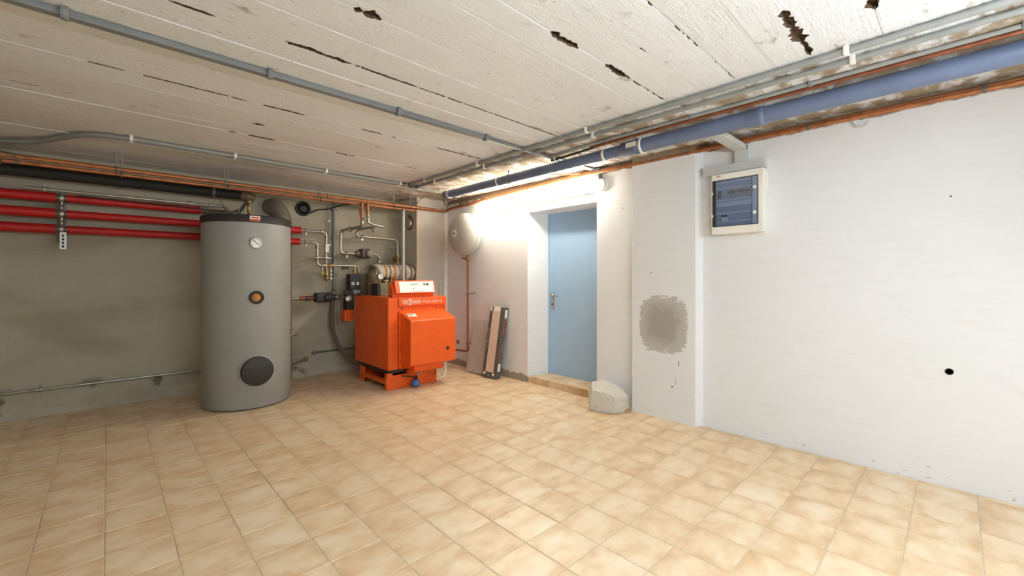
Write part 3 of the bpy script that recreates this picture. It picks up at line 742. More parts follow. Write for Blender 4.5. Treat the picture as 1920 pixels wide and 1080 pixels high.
# ================================================================== PLUMBING ON THE BACK WALL
def fitting(parent, p, axis, r=.024, l=.03, mat='steel', name='fitting'):
    a = Vector(axis).normalized(); o = Vector(p)-a*l/2
    return obj(name, MB().lathe([(r*.85, 0), (r, l*.15), (r, l*.85), (r*.85, l)], o, a, 14), M[mat], parent)
def stop(parent, p, axis_pipe, r=.03):
    """pipe clamp with a wall stud"""
    return obj('pipe_clip', MB().lathe([(r*.8, 0), (r, .004), (r, .018), (r*.8, .022)], Vector(p)-Vector(axis_pipe)*.011, axis_pipe, 14).cyl(p, (p[0], YB, p[2]), .006, 8).box(p[0]-.010, p[0]+.010, p[1]-.010, p[1]+.010, p[2]-r-.028, p[2]-r+.004), M['steel'], parent)
Yp = 5.588
for i, (z, xe, lb) in enumerate(((1.858, 2.032, 'upper steel heating pipe with red sleeve leaving the tank'), (1.718, 1.922, 'lower steel heating pipe with red sleeve leaving the tank'))):
    t = thing('heating_pipe', (1.8, Yp, z-.4), lb, 'pipe')
    obj('red_sleeve', MB().tube([(1.44, Yp, z), (1.725 if i == 0 else 1.712, Yp, z)], .043 if i == 0 else .040, 16), M['red'], t)
    pts = [(1.70, Yp, z), (xe, Yp, z), (xe, Yp, 1.432)]
    if i == 1: pts += [(2.452, Yp, 1.432), (2.458, Yp, 1.32)]
    obj('pipe_run', MB().tube(pts, .0155, 12, .045), M['steel'], t)
    stop(t, (1.785, Yp, z), (1, 0, 0), .026)
    fitting(t, (xe, Yp, z-.06), (0, 0, 1)); fitting(t, (xe-.06, Yp, z), (1, 0, 0))
    stop(t, (xe, Yp, 1.525), (0, 0, 1), .026)
    v = fitting(t, (xe, Yp, 1.525), (0, 0, 1), .03, .05, 'steel', 'shutoff_valve')
    obj('valve_handle', MB().box(xe-.05, xe+.05, Yp-.05, Yp-.04, 1.520, 1.534), M['silver'], v, bevel=.003)
    if i == 0:
        obj('pipe_tag', MB().box(xe-.022, xe+.022, Yp-.035, Yp-.028, 1.60, 1.70), M['paper'], t, bevel=.003)
        obj('tee', MB().tube([(xe, Yp, 1.46), (xe, Yp, 1.36), (xe+.0, Yp-.01, 1.30)], .022, 12, .02), M['brass'], t)
    else:
        fitting(t, (2.0, Yp, 1.432), (1, 0, 0), .025, .05); fitting(t, (2.09, Yp, 1.432), (1, 0, 0), .026, .06, 'brass')
        dv = obj('drain_valve', MB().tube([(1.985, Yp, 1.42), (1.985, Yp, 1.345)], .012, 10), M['steel'], t)
        obj('valve_handle', MB().box(1.955, 2.015, Yp-.012, Yp+.012, 1.318, 1.346), M['brass'], dv, bevel=.004)
        sn = obj('pipe_sensor', MB().box(2.235, 2.315, Yp-.03, Yp+.02, 1.385, 1.418), M['dark'], t, bevel=.004)
        obj('second_leg', MB().tube([(2.40, Yp, 1.43), (2.40, Yp, 1.32)], .015, 12), M['brass'], t)
        fitting(t, (2.402, Yp, 1.345), (0, 0, 1), .022, .05, 'brass'); fitting(t, (2.458, Yp, 1.345), (0, 0, 1), .022, .05, 'brass')
# brass riser below the tee
br = thing('brass_manifold', (2.07, 5.6, 1.23), 'short brass manifold with silver couplings below the pipe tee', 'pipe fitting')
obj('manifold_body', MB().lathe([(.02, 0), (.034, .01), (.034, .05), (.022, .06), (.022, .17)], (2.05, 5.62, 1.235), (0, 0, 1), 16), M['brass'], br)
for z in (1.26, 1.31, 1.36, 1.405): fitting(br, (2.095, 5.60, z), (0, 0, 1), .02, .032, 'silver', 'coupling')
obj('manifold_pipe', MB().tube([(2.095, 5.60, 1.43), (2.095, 5.60, 1.235), (2.07, 5.61, 1.235)], .013, 10, .02), M['steel'], br)
# vertical electric conduits behind
for x, r, z0, z1, lb in ((2.146, .010, 1.44, 2.24, 'thin grey conduit on the wall just left of the thicker one'), (2.222, .021, 1.10, 2.30, 'thick grey vertical conduit on the grey wall above the brown hose')):
    t = thing('wall_conduit', (x, 5.8, z0), lb, 'conduit')
    obj('conduit_run', MB().tube([(x, 5.815, z0), (x, 5.815, z1)], r, 12), M['conduit'], t)
    for z in ((1.70, 2.02) if r < .02 else (1.55, 1.80, 2.18, 1.30)): obj('conduit_clip', MB().box(x-r-.012, x+r+.012, 5.80-r*.5, 5.848, z, z+.022), M['clip'] if r < .02 else M['steel_dull'], t, bevel=.003)
hs = thing('drain_hose', (2.2, 5.75, .12), 'brown hose hanging in a curve down to the orange boiler', 'hose')
obj('hose_run', MB().tube([(2.215, 5.79, 1.12), (2.185, 5.77, .95), (2.155, 5.74, .72), (2.175, 5.70, .50), (2.24, 5.62, .32), (2.34, 5.50, .19), (2.45, 5.38, .15), (2.52, 5.30, .15)], .024, 14, .10, 6), M['hose'], hs)
obj('hose_clamp', MB().lathe([(.026, 0), (.028, .004), (.028, .02), (.026, .024)], (2.207, 5.785, 1.06), (.12, .1, 1), 14), M['steel'], hs)
# supply from the copper pipes, with pump
t = thing('supply_pipe', (2.4, 5.6, 1.4), 'steel supply pipe dropping from the copper pipes through the upper pump', 'pipe')
obj('copper_drop', MB().tube([(2.378, 5.30, 2.25), (2.378, 5.30, 1.95)], .017, 12), M['copper'], t)
obj('pipe_run', MB().tube([(2.378, 5.30, 1.98), (2.378, 5.32, 1.935), (2.31, 5.48, 1.915), (2.232, 5.62, 1.895), (2.228, 5.62, 1.60), (2.44, 5.62, 1.60)], .017, 12, .045), M['steel'], t)
obj('pipe_run', MB().tube([(2.64, 5.66, 1.605), (2.755, 5.66, 1.605), (2.79, 5.66, 1.55), (2.79, 5.66, 1.30)], .017, 12, .05), M['steel'], t)
for z in (2.06, 2.15): fitting(t, (2.378, 5.30, z), (0, 0, 1), .023, .03, 'brass')
fitting(t, (2.378, 5.30, 1.99), (0, 0, 1), .022, .05)
obj('wall_flange', MB().lathe([(.036, 0), (.038, .008), (.02, .02), (.02, .05)], (2.30, 5.50, 1.91), (.55, -.8, .1), 16), M['silver'], t)
stop(t, (2.31, 5.62, 1.60), (1, 0, 0), .028)
fitting(t, (2.79, 5.66, 1.50), (0, 0, 1), .03, .04, 'silver'); fitting(t, (2.79, 5.66, 1.54), (0, 0, 1), .025, .03)
pu = thing('circulation_pump', (2.54, 5.64, 1.53), 'wine red circulation pump with grey cap on the upper supply pipe', 'pump')
obj('pump_body', MB().lathe([(.022, 0), (.04, .01), (.045, .05), (.030, .06), (.050, .075), (.052, .12), (.040, .14)], (2.42, 5.62, 1.60), (1, .05, 0), 18), M['steel_dull'], pu)
obj('motor', MB().box(2.49, 2.63, 5.56, 5.70, 1.54, 1.67), M['pump'], pu, bevel=.02, bseg=3)
obj('motor_cap', MB().lathe([(.052, 0), (.052, .03), (.044, .045), (.01, .05)], (2.60, 5.565, 1.605), (0, -1, 0), 24), M['pump_grey'], pu)
obj('union_nut', MB().lathe([(.03, 0), (.034, .006), (.034, .03), (.03, .036)], (2.65, 5.65, 1.605), (1, 0, 0), 8, False), M['steel'], pu)
t = thing('return_pipe', (2.7, 5.6, 1.4), 'steel return pipe stepping right and down beside the chimney', 'pipe')
obj('copper_drop', MB().tube([(2.452, 5.30, 2.245), (2.456, 5.30, 2.06)], .017, 12), M['copper'], t)
obj('pipe_run', MB().tube([(2.456, 5.30, 2.09), (2.462, 5.30, 1.985), (2.655, 5.30, 1.955)], .018, 12, .05), M['steel'], t)
obj('pipe_run', MB().tube([(2.57, 5.36, 1.945), (2.46, 5.58, 1.93), (2.448, 5.62, 1.90), (2.446, 5.62, 1.838), (3.02, 5.62, 1.822), (3.052, 5.62, 1.78), (3.052, 5.62, 1.40)], .016, 12, .04), M['steel'], t)
for z in (2.13, 2.06, 2.0): fitting(t, (2.458, 5.30, z), (0, 0, 1), .023, .035, 'brass' if z > 2.1 else 'steel')
fitting(t, (2.655, 5.30, 1.955), (1, 0, -.1), .02, .03)
fitting(t, (2.447, 5.62, 1.87), (0, 0, 1), .023, .05); stop(t, (2.52, 5.62, 1.836), (1, 0, 0), .028); stop(t, (3.052, 5.62, 1.70), (0, 0, 1), .026)
obj('vent_nipple', MB().tube([(2.555, 5.38, 1.95), (2.56, 5.36, 1.885)], .015, 10), M['silver'], t)
cv = fitting(t, (3.052, 5.62, 1.56), (0, 0, 1), .036, .12, 'brass', 'check_valve')
obj('valve_branch', MB().lathe([(.022, 0), (.022, .04), (.03, .045), (.03, .07)], (3.04, 5.60, 1.56), (-.8, -.3, -.35), 12), M['brass'], cv)
fitting(t, (3.052, 5.62, 1.475), (0, 0, 1), .026, .03, 'silver')
tag(obj('fill_hose', MB().tube([(2.42, 5.33, 2.22), (2.36, 5.30, 2.18), (2.34, 5.28, 2.10), (2.355, 5.27, 2.04), (2.39, 5.27, 2.03)], .009, 8, .05), M['copper_dull']), 'thin copper tube curling beside the two pipe drops', 'tube')
# lower pump line from the tank
t = thing('charging_pipe', (1.9, 5.6, .98), 'steel pipe with dark pump between tank and mixing valve', 'pipe')
obj('pipe_run', MB().tube([(1.48, Yp, 1.02), (2.33, Yp, 1.022)], .017, 12), M['steel'], t)
fitting(t, (1.735, Yp, 1.02), (1, 0, 0), .026, .05, 'copper_dull'); fitting(t, (1.80, Yp, 1.02), (1, 0, 0), .033, .05, 'pump'); fitting(t, (1.855, Yp, 1.02), (1, 0, 0), .028, .04, 'copper_dull')
obj('valve_handle', MB().box(1.74, 1.82, Yp-.045, Yp-.035, 1.045, 1.055), M['copper_dull'], t, bevel=.002)
pm = obj('pump', MB().box(1.885, 2.095, Yp-.075, Yp+.055, .965, 1.085), M['dark'], t, bevel=.022, bseg=3)
obj('pump_cap', MB().lathe([(.052, 0), (.052, .016), (.045, .024), (.01, .026)], (2.03, Yp-.074, 1.025), (0, -1, 0), 22), M['black_ins'], pm)
for dx in (-.018, .016): obj('pump_mark', MB().lathe([(.008, 0), (.006, .003)], (2.03+dx, Yp-.0995, 1.028), (0, -1, 0), 10), M['conduit'], pm)
fitting(t, (2.13, Yp, 1.022), (1, 0, 0), .03, .05, 'dark'); fitting(t, (2.20, Yp, 1.022), (1, 0, 0), .024, .05, 'pump')
mv = thing('mixing_valve', (2.30, 5.55, .85), 'dark mixing valve with orange actuator beside the boiler', 'valve')
obj('valve_body', MB().box(2.275, 2.375, 5.52, 5.66, .74, 1.09), M['charcoal'], mv, bevel=.02)
obj('valve_knob', MB().lathe([(.042, 0), (.042, .035), (.03, .05), (.03, .075)], (2.30, 5.53, 1.00), (-.55, -.83, 0), 18), M['pump_grey'], mv)
obj('knob_face', MB().lathe([(.026, 0), (.024, .006), (.008, .007)], (2.258, 5.467, 1.00), (-.55, -.83, 0), 18), M['white'], mv)
obj('valve_top', MB().lathe([(.036, 0), (.038, .03), (.03, .055)], (2.28, 5.54, 1.075), (-.4, -.8, .2), 16), M['dark'], mv)
obj('upper_block', MB().box(2.275, 2.352, 5.54, 5.64, 1.07, 1.112), M['dark'], mv, bevel=.008)
ac = obj('actuator', MB().box(2.215, 2.335, 5.46, 5.60, .715, .855), M['orange'], mv, bevel=.008)
obj('actuator_cover', MB().box(2.262, 2.338, 5.452, 5.462, .712, .858), M['orange'], ac, bevel=.003)
obj('cable', MB().tube([(2.29, 5.47, .72), (2.27, 5.45, .60), (2.225, 5.46, .56), (2.18, 5.50, .66), (2.175, 5.55, .85), (2.20, 5.58, .98)], .005, 8, .06), M['conduit'], mv)
hb = thing('pump_group', (2.43, 5.6, 1.07), 'black pump group block with two white round dials', 'heating controller')
obj('black_block', MB().box(2.318, 2.455, 5.53, 5.66, 1.115, 1.325), M['dark'], hb, bevel=.006)
obj('blue_inset', MB().box(2.385, 2.435, 5.5275, 5.531, 1.255, 1.315), M['navy'], hb)
for x in (2.352, 2.418):
    d = obj('dial', MB().lathe([(.024, 0), (.024, .010), (.019, .016), (.002, .017)], (x, 5.531, 1.195), (0, -1, 0), 20), M['vessel'], hb)
    obj('dial_grip', MB().box(x-.004, x+.004, 5.508, 5.515, 1.178, 1.212), M['white'], d)
obj('block_foot', MB().box(2.36, 2.455, 5.53, 5.66, 1.06, 1.115), M['conduit'], hb, bevel=.004)
obj('side_casing', MB().box(2.462, 2.51, 5.54, 5.66, .95, 1.325), M['foil_brown'], hb, bevel=.004)
obj('side_casing', MB().box(2.512, 2.56, 5.54, 5.66, .95, 1.328), M['greybox'], hb, bevel=.004)

# black round disc with cable
bd = thing('cover_disc', (1.834, 5.83, 2.07), 'round black cover on the grey wall with a dark cable', 'wall cover')
obj('disc', MB().lathe([(.094, 0), (.096, .010), (.092, .020), (.086, .024), (.002, .026)], (1.834, 5.848, 2.165), (0, -1, 0), 36), M['dark'], bd)
for a in range(3): obj('disc_groove', MB().lathe([(.026+.02*a, .0), (.027+.02*a, .003), (.031+.02*a, .003), (.032+.02*a, 0)], (1.834, 5.823, 2.165), (0, -1, 0), 28), M['black_ins'], bd)
obj('cable', MB().tube([(1.87, 5.835, 2.10), (1.94, 5.83, 2.13), (2.0, 5.82, 2.17), (2.13, 5.81, 2.185), (2.24, 5.79, 2.235), (2.33, 5.78, 2.27), (2.42, 5.75, 2.28)], .010, 8, .06), M['dark'], bd)

# low steel pipe along the wall foot
for i, (x0, x1, z, lb) in enumerate(((XL+.02, 1.78, .250, 'thin steel pipe running low along the bare grey wall'), (1.93, 2.75, .298, 'thin steel pipe low on the wall behind the brown hose'))):
    t = thing('wall_pipe', ((x0+x1)/2, 5.81, z-.02), lb, 'pipe')
    obj('pipe_run', MB().tube([(x0, 5.81, z), (x1, 5.81, z)], .0125, 10), M['steel'] if i == 0 else M['steel_dull'], t)
    for x in ((-.44, .63) if i == 0 else (1.96,)): obj('pipe_clip', MB().lathe([(.018, 0), (.022, .004), (.022, .018), (.018, .022)], (x-.01, 5.81, z), (1, 0, 0), 14).cyl((x, 5.81, z), (x, YB, z), .006, 8).cyl((x, 5.81, z+.012), (x, 5.81, z+.036), .008, 8), M['steel'], t)
tv = thing('tank_drain', (1.62, 5.5, .2), 'corroded brass drain fittings low beside the tank', 'pipe fitting')
obj('drain_pipe', MB().tube([(1.42, 5.42, .225), (1.62, 5.55, .228), (1.80, 5.68, .245)], .016, 10, .05), M['steel'], tv)
obj('drain_valve', MB().lathe([(.02, 0), (.036, .02), (.036, .06), (.022, .08)], (1.46, 5.44, .226), (.85, .5, 0), 12), M['brass'], tv)
obj('drain_handle', MB().cyl((1.52, 5.47, .23), (1.51, 5.44, .29), .011, 8), M['foil_brown'], tv)
obj('drain_end', MB().lathe([(.022, 0), (.03, .01), (.03, .03), (.02, .04)], (1.80, 5.68, .245), (.85, .5, 0), 12), M['brass'], tv)
sn = thing('tank_stub', (1.6, 5.45, .6), 'short steel stub halfway down the right side of the tank', 'pipe fitting')
obj('stub_pipe', MB().tube([(1.42, 5.30, .60), (1.60, 5.40, .605)], .014, 10), M['steel'], sn)
obj('stub_cap', MB().lathe([(.018, 0), (.02, .01), (.012, .03)], (1.60, 5.40, .605), (.87, .48, 0), 12), M['brass'], sn)

# grey conduit down to the boiler, thin cable at the chimney corner
t = thing('drop_conduit', (2.974, 5.31, 1.05), 'pale grey plastic conduit dropping from the copper pipes in front of the flue', 'conduit')
obj('conduit_run', MB().tube([(2.974, 5.31, 1.052), (2.974, 5.31, 2.225)], .019, 14), M['trunk'], t)
obj('conduit_mouth', MB().lathe([(.019, 0), (.022, .004), (.022, .03), (.019, .034)], (2.974, 5.31, 2.19), (0, 0, 1), 14), M['conduit'], t)
t = thing('thin_cable', (3.19, 5.30, 1.05), 'thin orange and white cable running down the chimney corner', 'cable')
obj('cable_run', MB().tube([(3.20, 5.10, 2.405), (3.185, 5.22, 2.38), (3.178, 5.305, 2.31), (3.178, 5.312, 2.0), (3.182, 5.312, 1.6), (3.175, 5.312, 1.2), (3.12, 5.312, 1.02), (3.05, 5.31, .98)], .0055, 8, .05), M['tape'], t)
obj('cable_sleeve', MB().tube([(3.1905, 5.312, 2.1), (3.194, 5.312, 1.6), (3.188, 5.312, 1.2)], .004, 8, .05), M['clip'], t)
# socket strip by the corner
t = thing('socket_strip', (3.65, 5.31, .84), 'small white socket strip on the chimney behind the boiler', 'socket')
obj('strip_body', MB().box(3.615, 3.675, 5.285, 5.328, .84, 1.00), M['white'], t, bevel=.008)
for z in (.865, .895, .925, .955): obj('socket_hole', MB().lathe([(.007, 0), (.006, .002)], (3.640, 5.2855, z), (0, -1, 0), 10), M['ink'], t)
obj('strip_cable', MB().tube([(3.645, 5.305, 1.0), (3.64, 5.312, 1.2), (3.642, 5.316, 1.75)], .007, 8, .05), M['clip'], t)

# ================================================================== EXPANSION VESSEL
vx, vy, vz = 3.535, 4.655, 1.866
t = thing('expansion_vessel', (3.55, 4.62, .25), 'round flattened grey expansion vessel on a copper pipe beside the lamp', 'vessel')
prof = []
for q in range(25):
    a = math.pi*q/24
    prof.append((.290*math.sin(a)**.82, -.172*math.cos(a)))
obj('vessel_shell', MB().lathe(prof, (vx, vy, vz), (-1, 0, 0), 48), M['vessel'], t)
obj('vessel_seam', MB().lathe([(.288, -.012), (.2945, -.006), (.2945, .006), (.288, .012)], (vx, vy, vz), (-1, 0, 0), 48), M['vessel'], t)
vp = obj('valve_plate', MB().lathe([(.052, 0), (.05, .008), (.042, .010)], (vx-.167, vy, vz), (-1, 0, 0), 24), M['white'], t)
obj('valve_pin', MB().lathe([(.012, 0), (.011, .010), (.004, .011)], (vx-.176, vy, vz), (-1, 0, 0), 14), M['dark'], vp)
obj('wall_mount', MB().box(3.66, 3.722, 4.56, 4.70, 1.78, 1.95), M['steel_dull'], t, bevel=.006)
obj('copper_riser', MB().tube([(3.585, 4.650, 1.60), (3.585, 4.650, .275), (3.582, 4.69, .262), (3.52, 5.20, .262), (3.30, 5.25, .262), (3.09, 5.25, .262)], .0135, 12, .03), M['copper_dull'], t)
for z in (1.05, .36): obj('riser_clip', MB().lathe([(.018, 0), (.022, .005), (.022, .02), (.018, .025)], (3.585, 4.650, z), (0, 0, 1), 14).cyl((3.60, 4.650, z+.012), (3.72, 4.650, z+.012), .005, 8), M['steel_dull'], t)
vv = obj('cap_valve', MB().lathe([(.018, 0), (.03, .01), (.03, .045), (.018, .055), (.018, .075)], (3.585, 4.650, 1.505), (0, 0, 1), 14), M['brass'], t)
obj('valve_lever', MB().cyl((3.567, 4.645, 1.53), (3.527, 4.705, 1.545), .013, 10), M['copper_dull'], vv)
tag(obj('wall_bung', MB().lathe([(.035, 0), (.034, .012), (.022, .016), (.02, .008)], (XR, 5.05, .335), (-1, 0, 0), 18), M['brass']), 'small round brass bung on the white wall behind the boiler hood', 'wall fitting')

# ================================================================== LEANING CARTON AND PLANK
def frame_box(o, u, v, n, du, dv, dn):
    """hexahedron: origin o, unit axes u v n, extents (a,b)"""
    P = lambda a, b, c: tuple(o + u*a + v*b + n*c)
    return [P(du[0], dv[0], dn[0]), P(du[1], dv[0], dn[0]), P(du[1], dv[1], dn[0]), P(du[0], dv[1], dn[0]),
            P(du[0], dv[0], dn[1]), P(du[1], dv[0], dn[1]), P(du[1], dv[1], dn[1]), P(du[0], dv[1], dn[1])]
# carton: u = along its width (towards -y), v = up its length, n = out of its front
O = Vector((3.484, 4.222, .001)); u = Vector((.10, -.995, .0)).normalized()
v = Vector((.128, .0, .99)); v = (v - u*v.dot(u)).normalized(); n_ = u.cross(v)
if n_.x > 0: n_ = -n_
v = (v + u*.05).normalized(); v = (v - n_*v.dot(n_)).normalized(); u = (u - v*u.dot(v)).normalized()
WD, LN, TH = .236, .905, .088
O = O + Vector((0, 0, .012))
t = thing('carton', tuple(O), 'long dark grey carton with beige front leaning against the white wall', 'carton')
obj('carton_body', MB().hexa(frame_box(O, u, v, n_, (0, WD), (0, LN), (-TH, 0))), M['carton'], t, bevel=.003)
obj('beige_panel', MB().hexa(frame_box(O, u, v, n_, (.050, WD-.052), (.075, LN-.055), (0, .0015))), M['beige'], t)
obj('top_flap', MB().hexa(frame_box(O, u, v, n_, (.066, WD-.055), (LN-.055, LN+.006), (0, .002))), M['white'], t)
for a in (.035, WD-.05): obj('white_dot', MB().lathe([(.019, 0), (.018, .0015)], O+u*a+v*.052, n_, 16), M['white'], t)
obj('white_dot', MB().lathe([(.013, 0), (.012, .0015)], O+u*.108+v*.035, n_, 14), M['board_in'], t)
obj('corner_tear', MB().hexa(frame_box(O, u, v, n_, (.004, .04), (LN-.06, LN-.004), (0, .0015))), M['white'], t)
def side(a0, a1, b0, b1, mt, nm):   # on the flank that faces the doorway
    obj(nm, MB().hexa(frame_box(O, u, v, n_, (WD, WD+.0015), (a0, a1), (-b1, -b0))), M[mt], t)
side(.10, .20, .018, .062, 'white', 'label'); side(LN-.14, LN-.03, .03, .07, 'white', 'label')
for q in range(5): side(.23+.035*q, .25+.035*q, .012+.004*(q % 2), .040-.006*(q % 3), 'redink', 'red_print')
for q in range(5): side(.58+.045*q, .605+.045*q, .030+.004*(q % 2), .066-.006*(q % 3), 'redink', 'red_print')
for q in range(5): side(.34+.03*q, .352+.03*q, .05, .078, 'conduit', 'grey_print')
for q in range(4): obj('front_print', MB().hexa(frame_box(O, u, v, n_, (.016, .030), (.36+.07*q, .41+.07*q), (0, .001))), M['conduit'], t)
O2 = Vector((3.512, 4.60, .004)); u2 = Vector((.07, -.997, .03)).normalized(); v2 = Vector((.262, .02, .965)); v2 = (v2 - u2*v2.dot(u2)).normalized(); n2 = u2.cross(v2)
if n2.x > 0: n2 = -n2
O2 = O2 + Vector((0, 0, .004))
m = MB().hexa(frame_box(O2, u2, v2, n2, (0, .345), (0, .715), (-.011, 0)))
tag(obj('wood_plank', m, M['plank'], bevel=.002), 'grey wood-look plank leaning on the wall behind the carton', 'plank')

# ================================================================== STONE
import bmesh
bm = bmesh.new()
pts = [(3.365, 2.45, .0), (3.385, 2.34, .0), (3.44, 2.235, .0), (3.53, 2.195, .0), (3.635, 2.19, .03), (3.69, 2.30, .0), (3.69, 2.50, .0), (3.52, 2.58, .0),
       (3.358, 2.452, .08), (3.368, 2.425, .195), (3.41, 2.31, .19), (3.452, 2.235, .155), (3.56, 2.20, .13), (3.63, 2.20, .145), (3.655, 2.22, .07),
       (3.46, 2.50, .252), (3.56, 2.43, .265), (3.66, 2.36, .215), (3.68, 2.50, .21), (3.50, 2.57, .18), (3.645, 2.26, .185)]
for p_ in pts: bm.verts.new(p_)
bmesh.ops.convex_hull(bm, input=bm.verts)
for v_ in [v_ for v_ in bm.verts if not v_.link_faces]: bm.verts.remove(v_)
bmesh.ops.triangulate(bm, faces=bm.faces)
for _ in range(3):
    bmesh.ops.subdivide_edges(bm, edges=bm.edges, cuts=1, use_grid_fill=True)
    bmesh.ops.triangulate(bm, faces=bm.faces)
bm.normal_update()
for v_ in bm.verts:
    c_ = v_.co
    d_ = .006*noise.noise(c_*14) + .004*noise.noise(c_*38) + .002*noise.noise(c_*90)
    v_.co = c_ + v_.normal*d_
    if v_.co.z < .002: v_.co.z = .002
    v_.co.x = min(v_.co.x, 3.712)
bmesh.ops.smooth_vert(bm, verts=bm.verts, factor=.08, use_axis_x=True, use_axis_y=True, use_axis_z=True)
me = bpy.data.meshes.new('stone')
for v_ in bm.verts: v_.co -= Vector((3.53, 2.36, 0))
bm.to_mesh(me); bm.free(); me.materials.append(M['granite'])
o = bpy.data.objects.new('stone_block', me); COL.objects.link(o); o.location = (3.53, 2.36, 0)
tag(o, 'rough pale granite stone lying on the tiles beside the blue door', 'stone')

# ================================================================== DISTRIBUTION BOARD
t = thing('distribution_board', (3.66, 1.22, 1.63), 'cream electrical distribution board with smoked window on the white wall', 'fuse box')
obj('board_back', MB().box(3.655, 3.72, 1.035, 1.415, 1.632, 2.128), M['cream'], t, bevel=.012)
obj('board_insert', MB().box(3.632, 3.656, 1.055, 1.395, 1.69, 2.075), M['board_in'], t)
fr = MB()
fr.box(3.608, 3.658, 1.028, 1.408, 2.068, 2.118); fr.box(3.608, 3.658, 1.028, 1.408, 1.632, 1.692)
fr.box(3.608, 3.658, 1.028, 1.062, 1.692, 2.068); fr.box(3.608, 3.658, 1.400, 1.408, 1.692, 2.068)
obj('board_frame', fr, M['cream'], t, bevel=.006)
obj('window_edge', MB().box(3.606, 3.622, 1.378, 1.401, 1.692, 2.068), M['charcoal'], t, bevel=.002)
win = obj('window', MB().box(3.612, 3.616, 1.064, 1.378, 1.693, 2.067), M['smoke'], t)
obj('window_strip', MB().box(3.617, 3.621, 1.072, 1.104, 1.695, 2.065), M['board_rail'], t)
for z in (1.978, 1.783): obj('window_screw', MB().lathe([(.014, 0), (.013, .005), (.004, .006)], (3.612, 1.088, z), (-1, 0, 0), 18), M['white'], t)
for z in (1.965, 1.78): obj('hinge', MB().box(3.602, 3.612, 1.394, 1.409, z-.012, z+.012), M['white'], t, bevel=.002)
obj('side_tab', MB().box(3.63, 3.70, 1.018, 1.036, 1.95, 2.09), M['cream'], t, bevel=.004)
obj('seal_edge', MB().box(3.6085, 3.612, 1.062, 1.40, 2.0640, 2.069), M['dark'], t)
obj('seal_edge', MB().box(3.6085, 3.612, 1.062, 1.40, 1.690, 1.694), M['dark'], t)
for z in (2.05, 2.0, 1.905, 1.86, 1.80, 1.73): obj('cover_strip', MB().box(3.628, 3.633, 1.105, 1.378, z-.005, z+.005 if z != 1.86 else z+.028), M['board_rail'], t)
for i, y in enumerate([1.352] + [1.275-.024*q for q in range(7)]):
    b_ = obj('breaker', MB().box(3.622, 3.633, y-.010, y+.010, 1.925, 1.985), M['conduit'] if i else M['dark'], t)
    obj('toggle', MB().box(3.617, 3.623, y-.006, y+.006, 1.955, 1.968), M['ink'] if i % 3 else M['redink'], b_)
for y in (1.322, 1.298):
    b_ = obj('breaker', MB().box(3.622, 3.633, y-.011, y+.011, 1.728, 1.80), M['board_rail'], t)
    obj('toggle', MB().box(3.616, 3.623, y-.009, y+.009, 1.768, 1.786), M['ink'], b_)
lettering('maker_mark', 'ABB', .021, M['redink'], t, (3.6075, 1.372, 2.0935), (0, -1, 0), (0, 0, 1), spacing=.95)
t = thing('cable_trunking', (3.70, 1.25, 2.12), 'light grey cable trunking above the distribution board up to the ceiling', 'trunking')
obj('trunk_cross', MB().box(3.655, 3.72, 1.03, 1.500, 2.132, 2.200), M['trunk'], t, bevel=.003)
obj('trunk_riser', MB().box(3.672, 3.72, 1.165, 1.255, 2.198, 2.336), M['trunk'], t, bevel=.003)
obj('trunk_ceiling', MB().box(3.165, 3.70, 1.165, 1.255, 2.296, 2.336), M['trunk'], t, bevel=.003)
jb = thing('junction_box', (3.70, 2.545, 2.17), 'round white junction box at the right end of the wall lamp', 'junction box')
obj('box_body', MB().lathe([(.062, 0), (.062, .03), (.058, .036)], (3.72, 2.545, 2.232), (-1, 0, 0), 28), M['white'], jb)
obj('box_lid', MB().lathe([(.064, .03), (.064, .042), (.058, .048), (.004, .049)], (3.72, 2.545, 2.232), (-1, 0, 0), 28), M['trunk'], jb)
obj('cable', MB().tube([(3.70, 2.595, 2.225), (3.70, 2.622, 2.222)], .006, 8), M['clip'], jb)

# ================================================================== CEILING RUNS
t = thing('cable_duct', (.8, 2.62, 2.36), 'wide grey cable duct crossing the whole ceiling', 'cable duct')
obj('duct_run', MB().box(XL+.01, 2.24, 2.603, 2.652, 2.386, 2.417), M['duct'], t, bevel=.006)
for x in (-.55, -.13, .645, 1.42, 2.19): obj('duct_clip', MB().lathe([(.030, 0), (.032, .004), (.032, .022), (.028, .026)], (x-.013, 2.607, 2.398), (1, 0, 0), 18), M['duct'], t)
t = thing('angle_rail', (2.9, 2.66, 2.36), 'grey metal angle rail continuing the ceiling duct over the blue pipe to the wall', 'rail')
obj('rail_web', MB().hexa([(2.18, 2.608, 2.400), (3.66, 2.612, 2.400), (3.66, 2.652, 2.400), (2.18, 2.650, 2.400), (2.18, 2.608, 2.404), (3.66, 2.612, 2.404), (3.66, 2.652, 2.404), (2.18, 2.650, 2.404)]), M['duct'], t)
obj('rail_flange', MB().box(2.18, 3.66, 2.648, 2.653, 2.392, 2.418), M['trunk'], t)
obj('rail_tail', MB().box(3.655, 3.719, 2.55, 2.62, 2.29, 2.404), M['duct'], t, bevel=.004)
obj('rail_bolt', MB().cyl((3.03, 2.62, 2.365), (3.03, 2.62, 2.402), .014, 10), M['brass'], t)
obj('rail_clip', MB().tube([(3.0, 2.60, 2.40), (3.02, 2.59, 2.355), (3.05, 2.59, 2.355), (3.06, 2.60, 2.40)], .006, 8, .02), M['clip'], t)
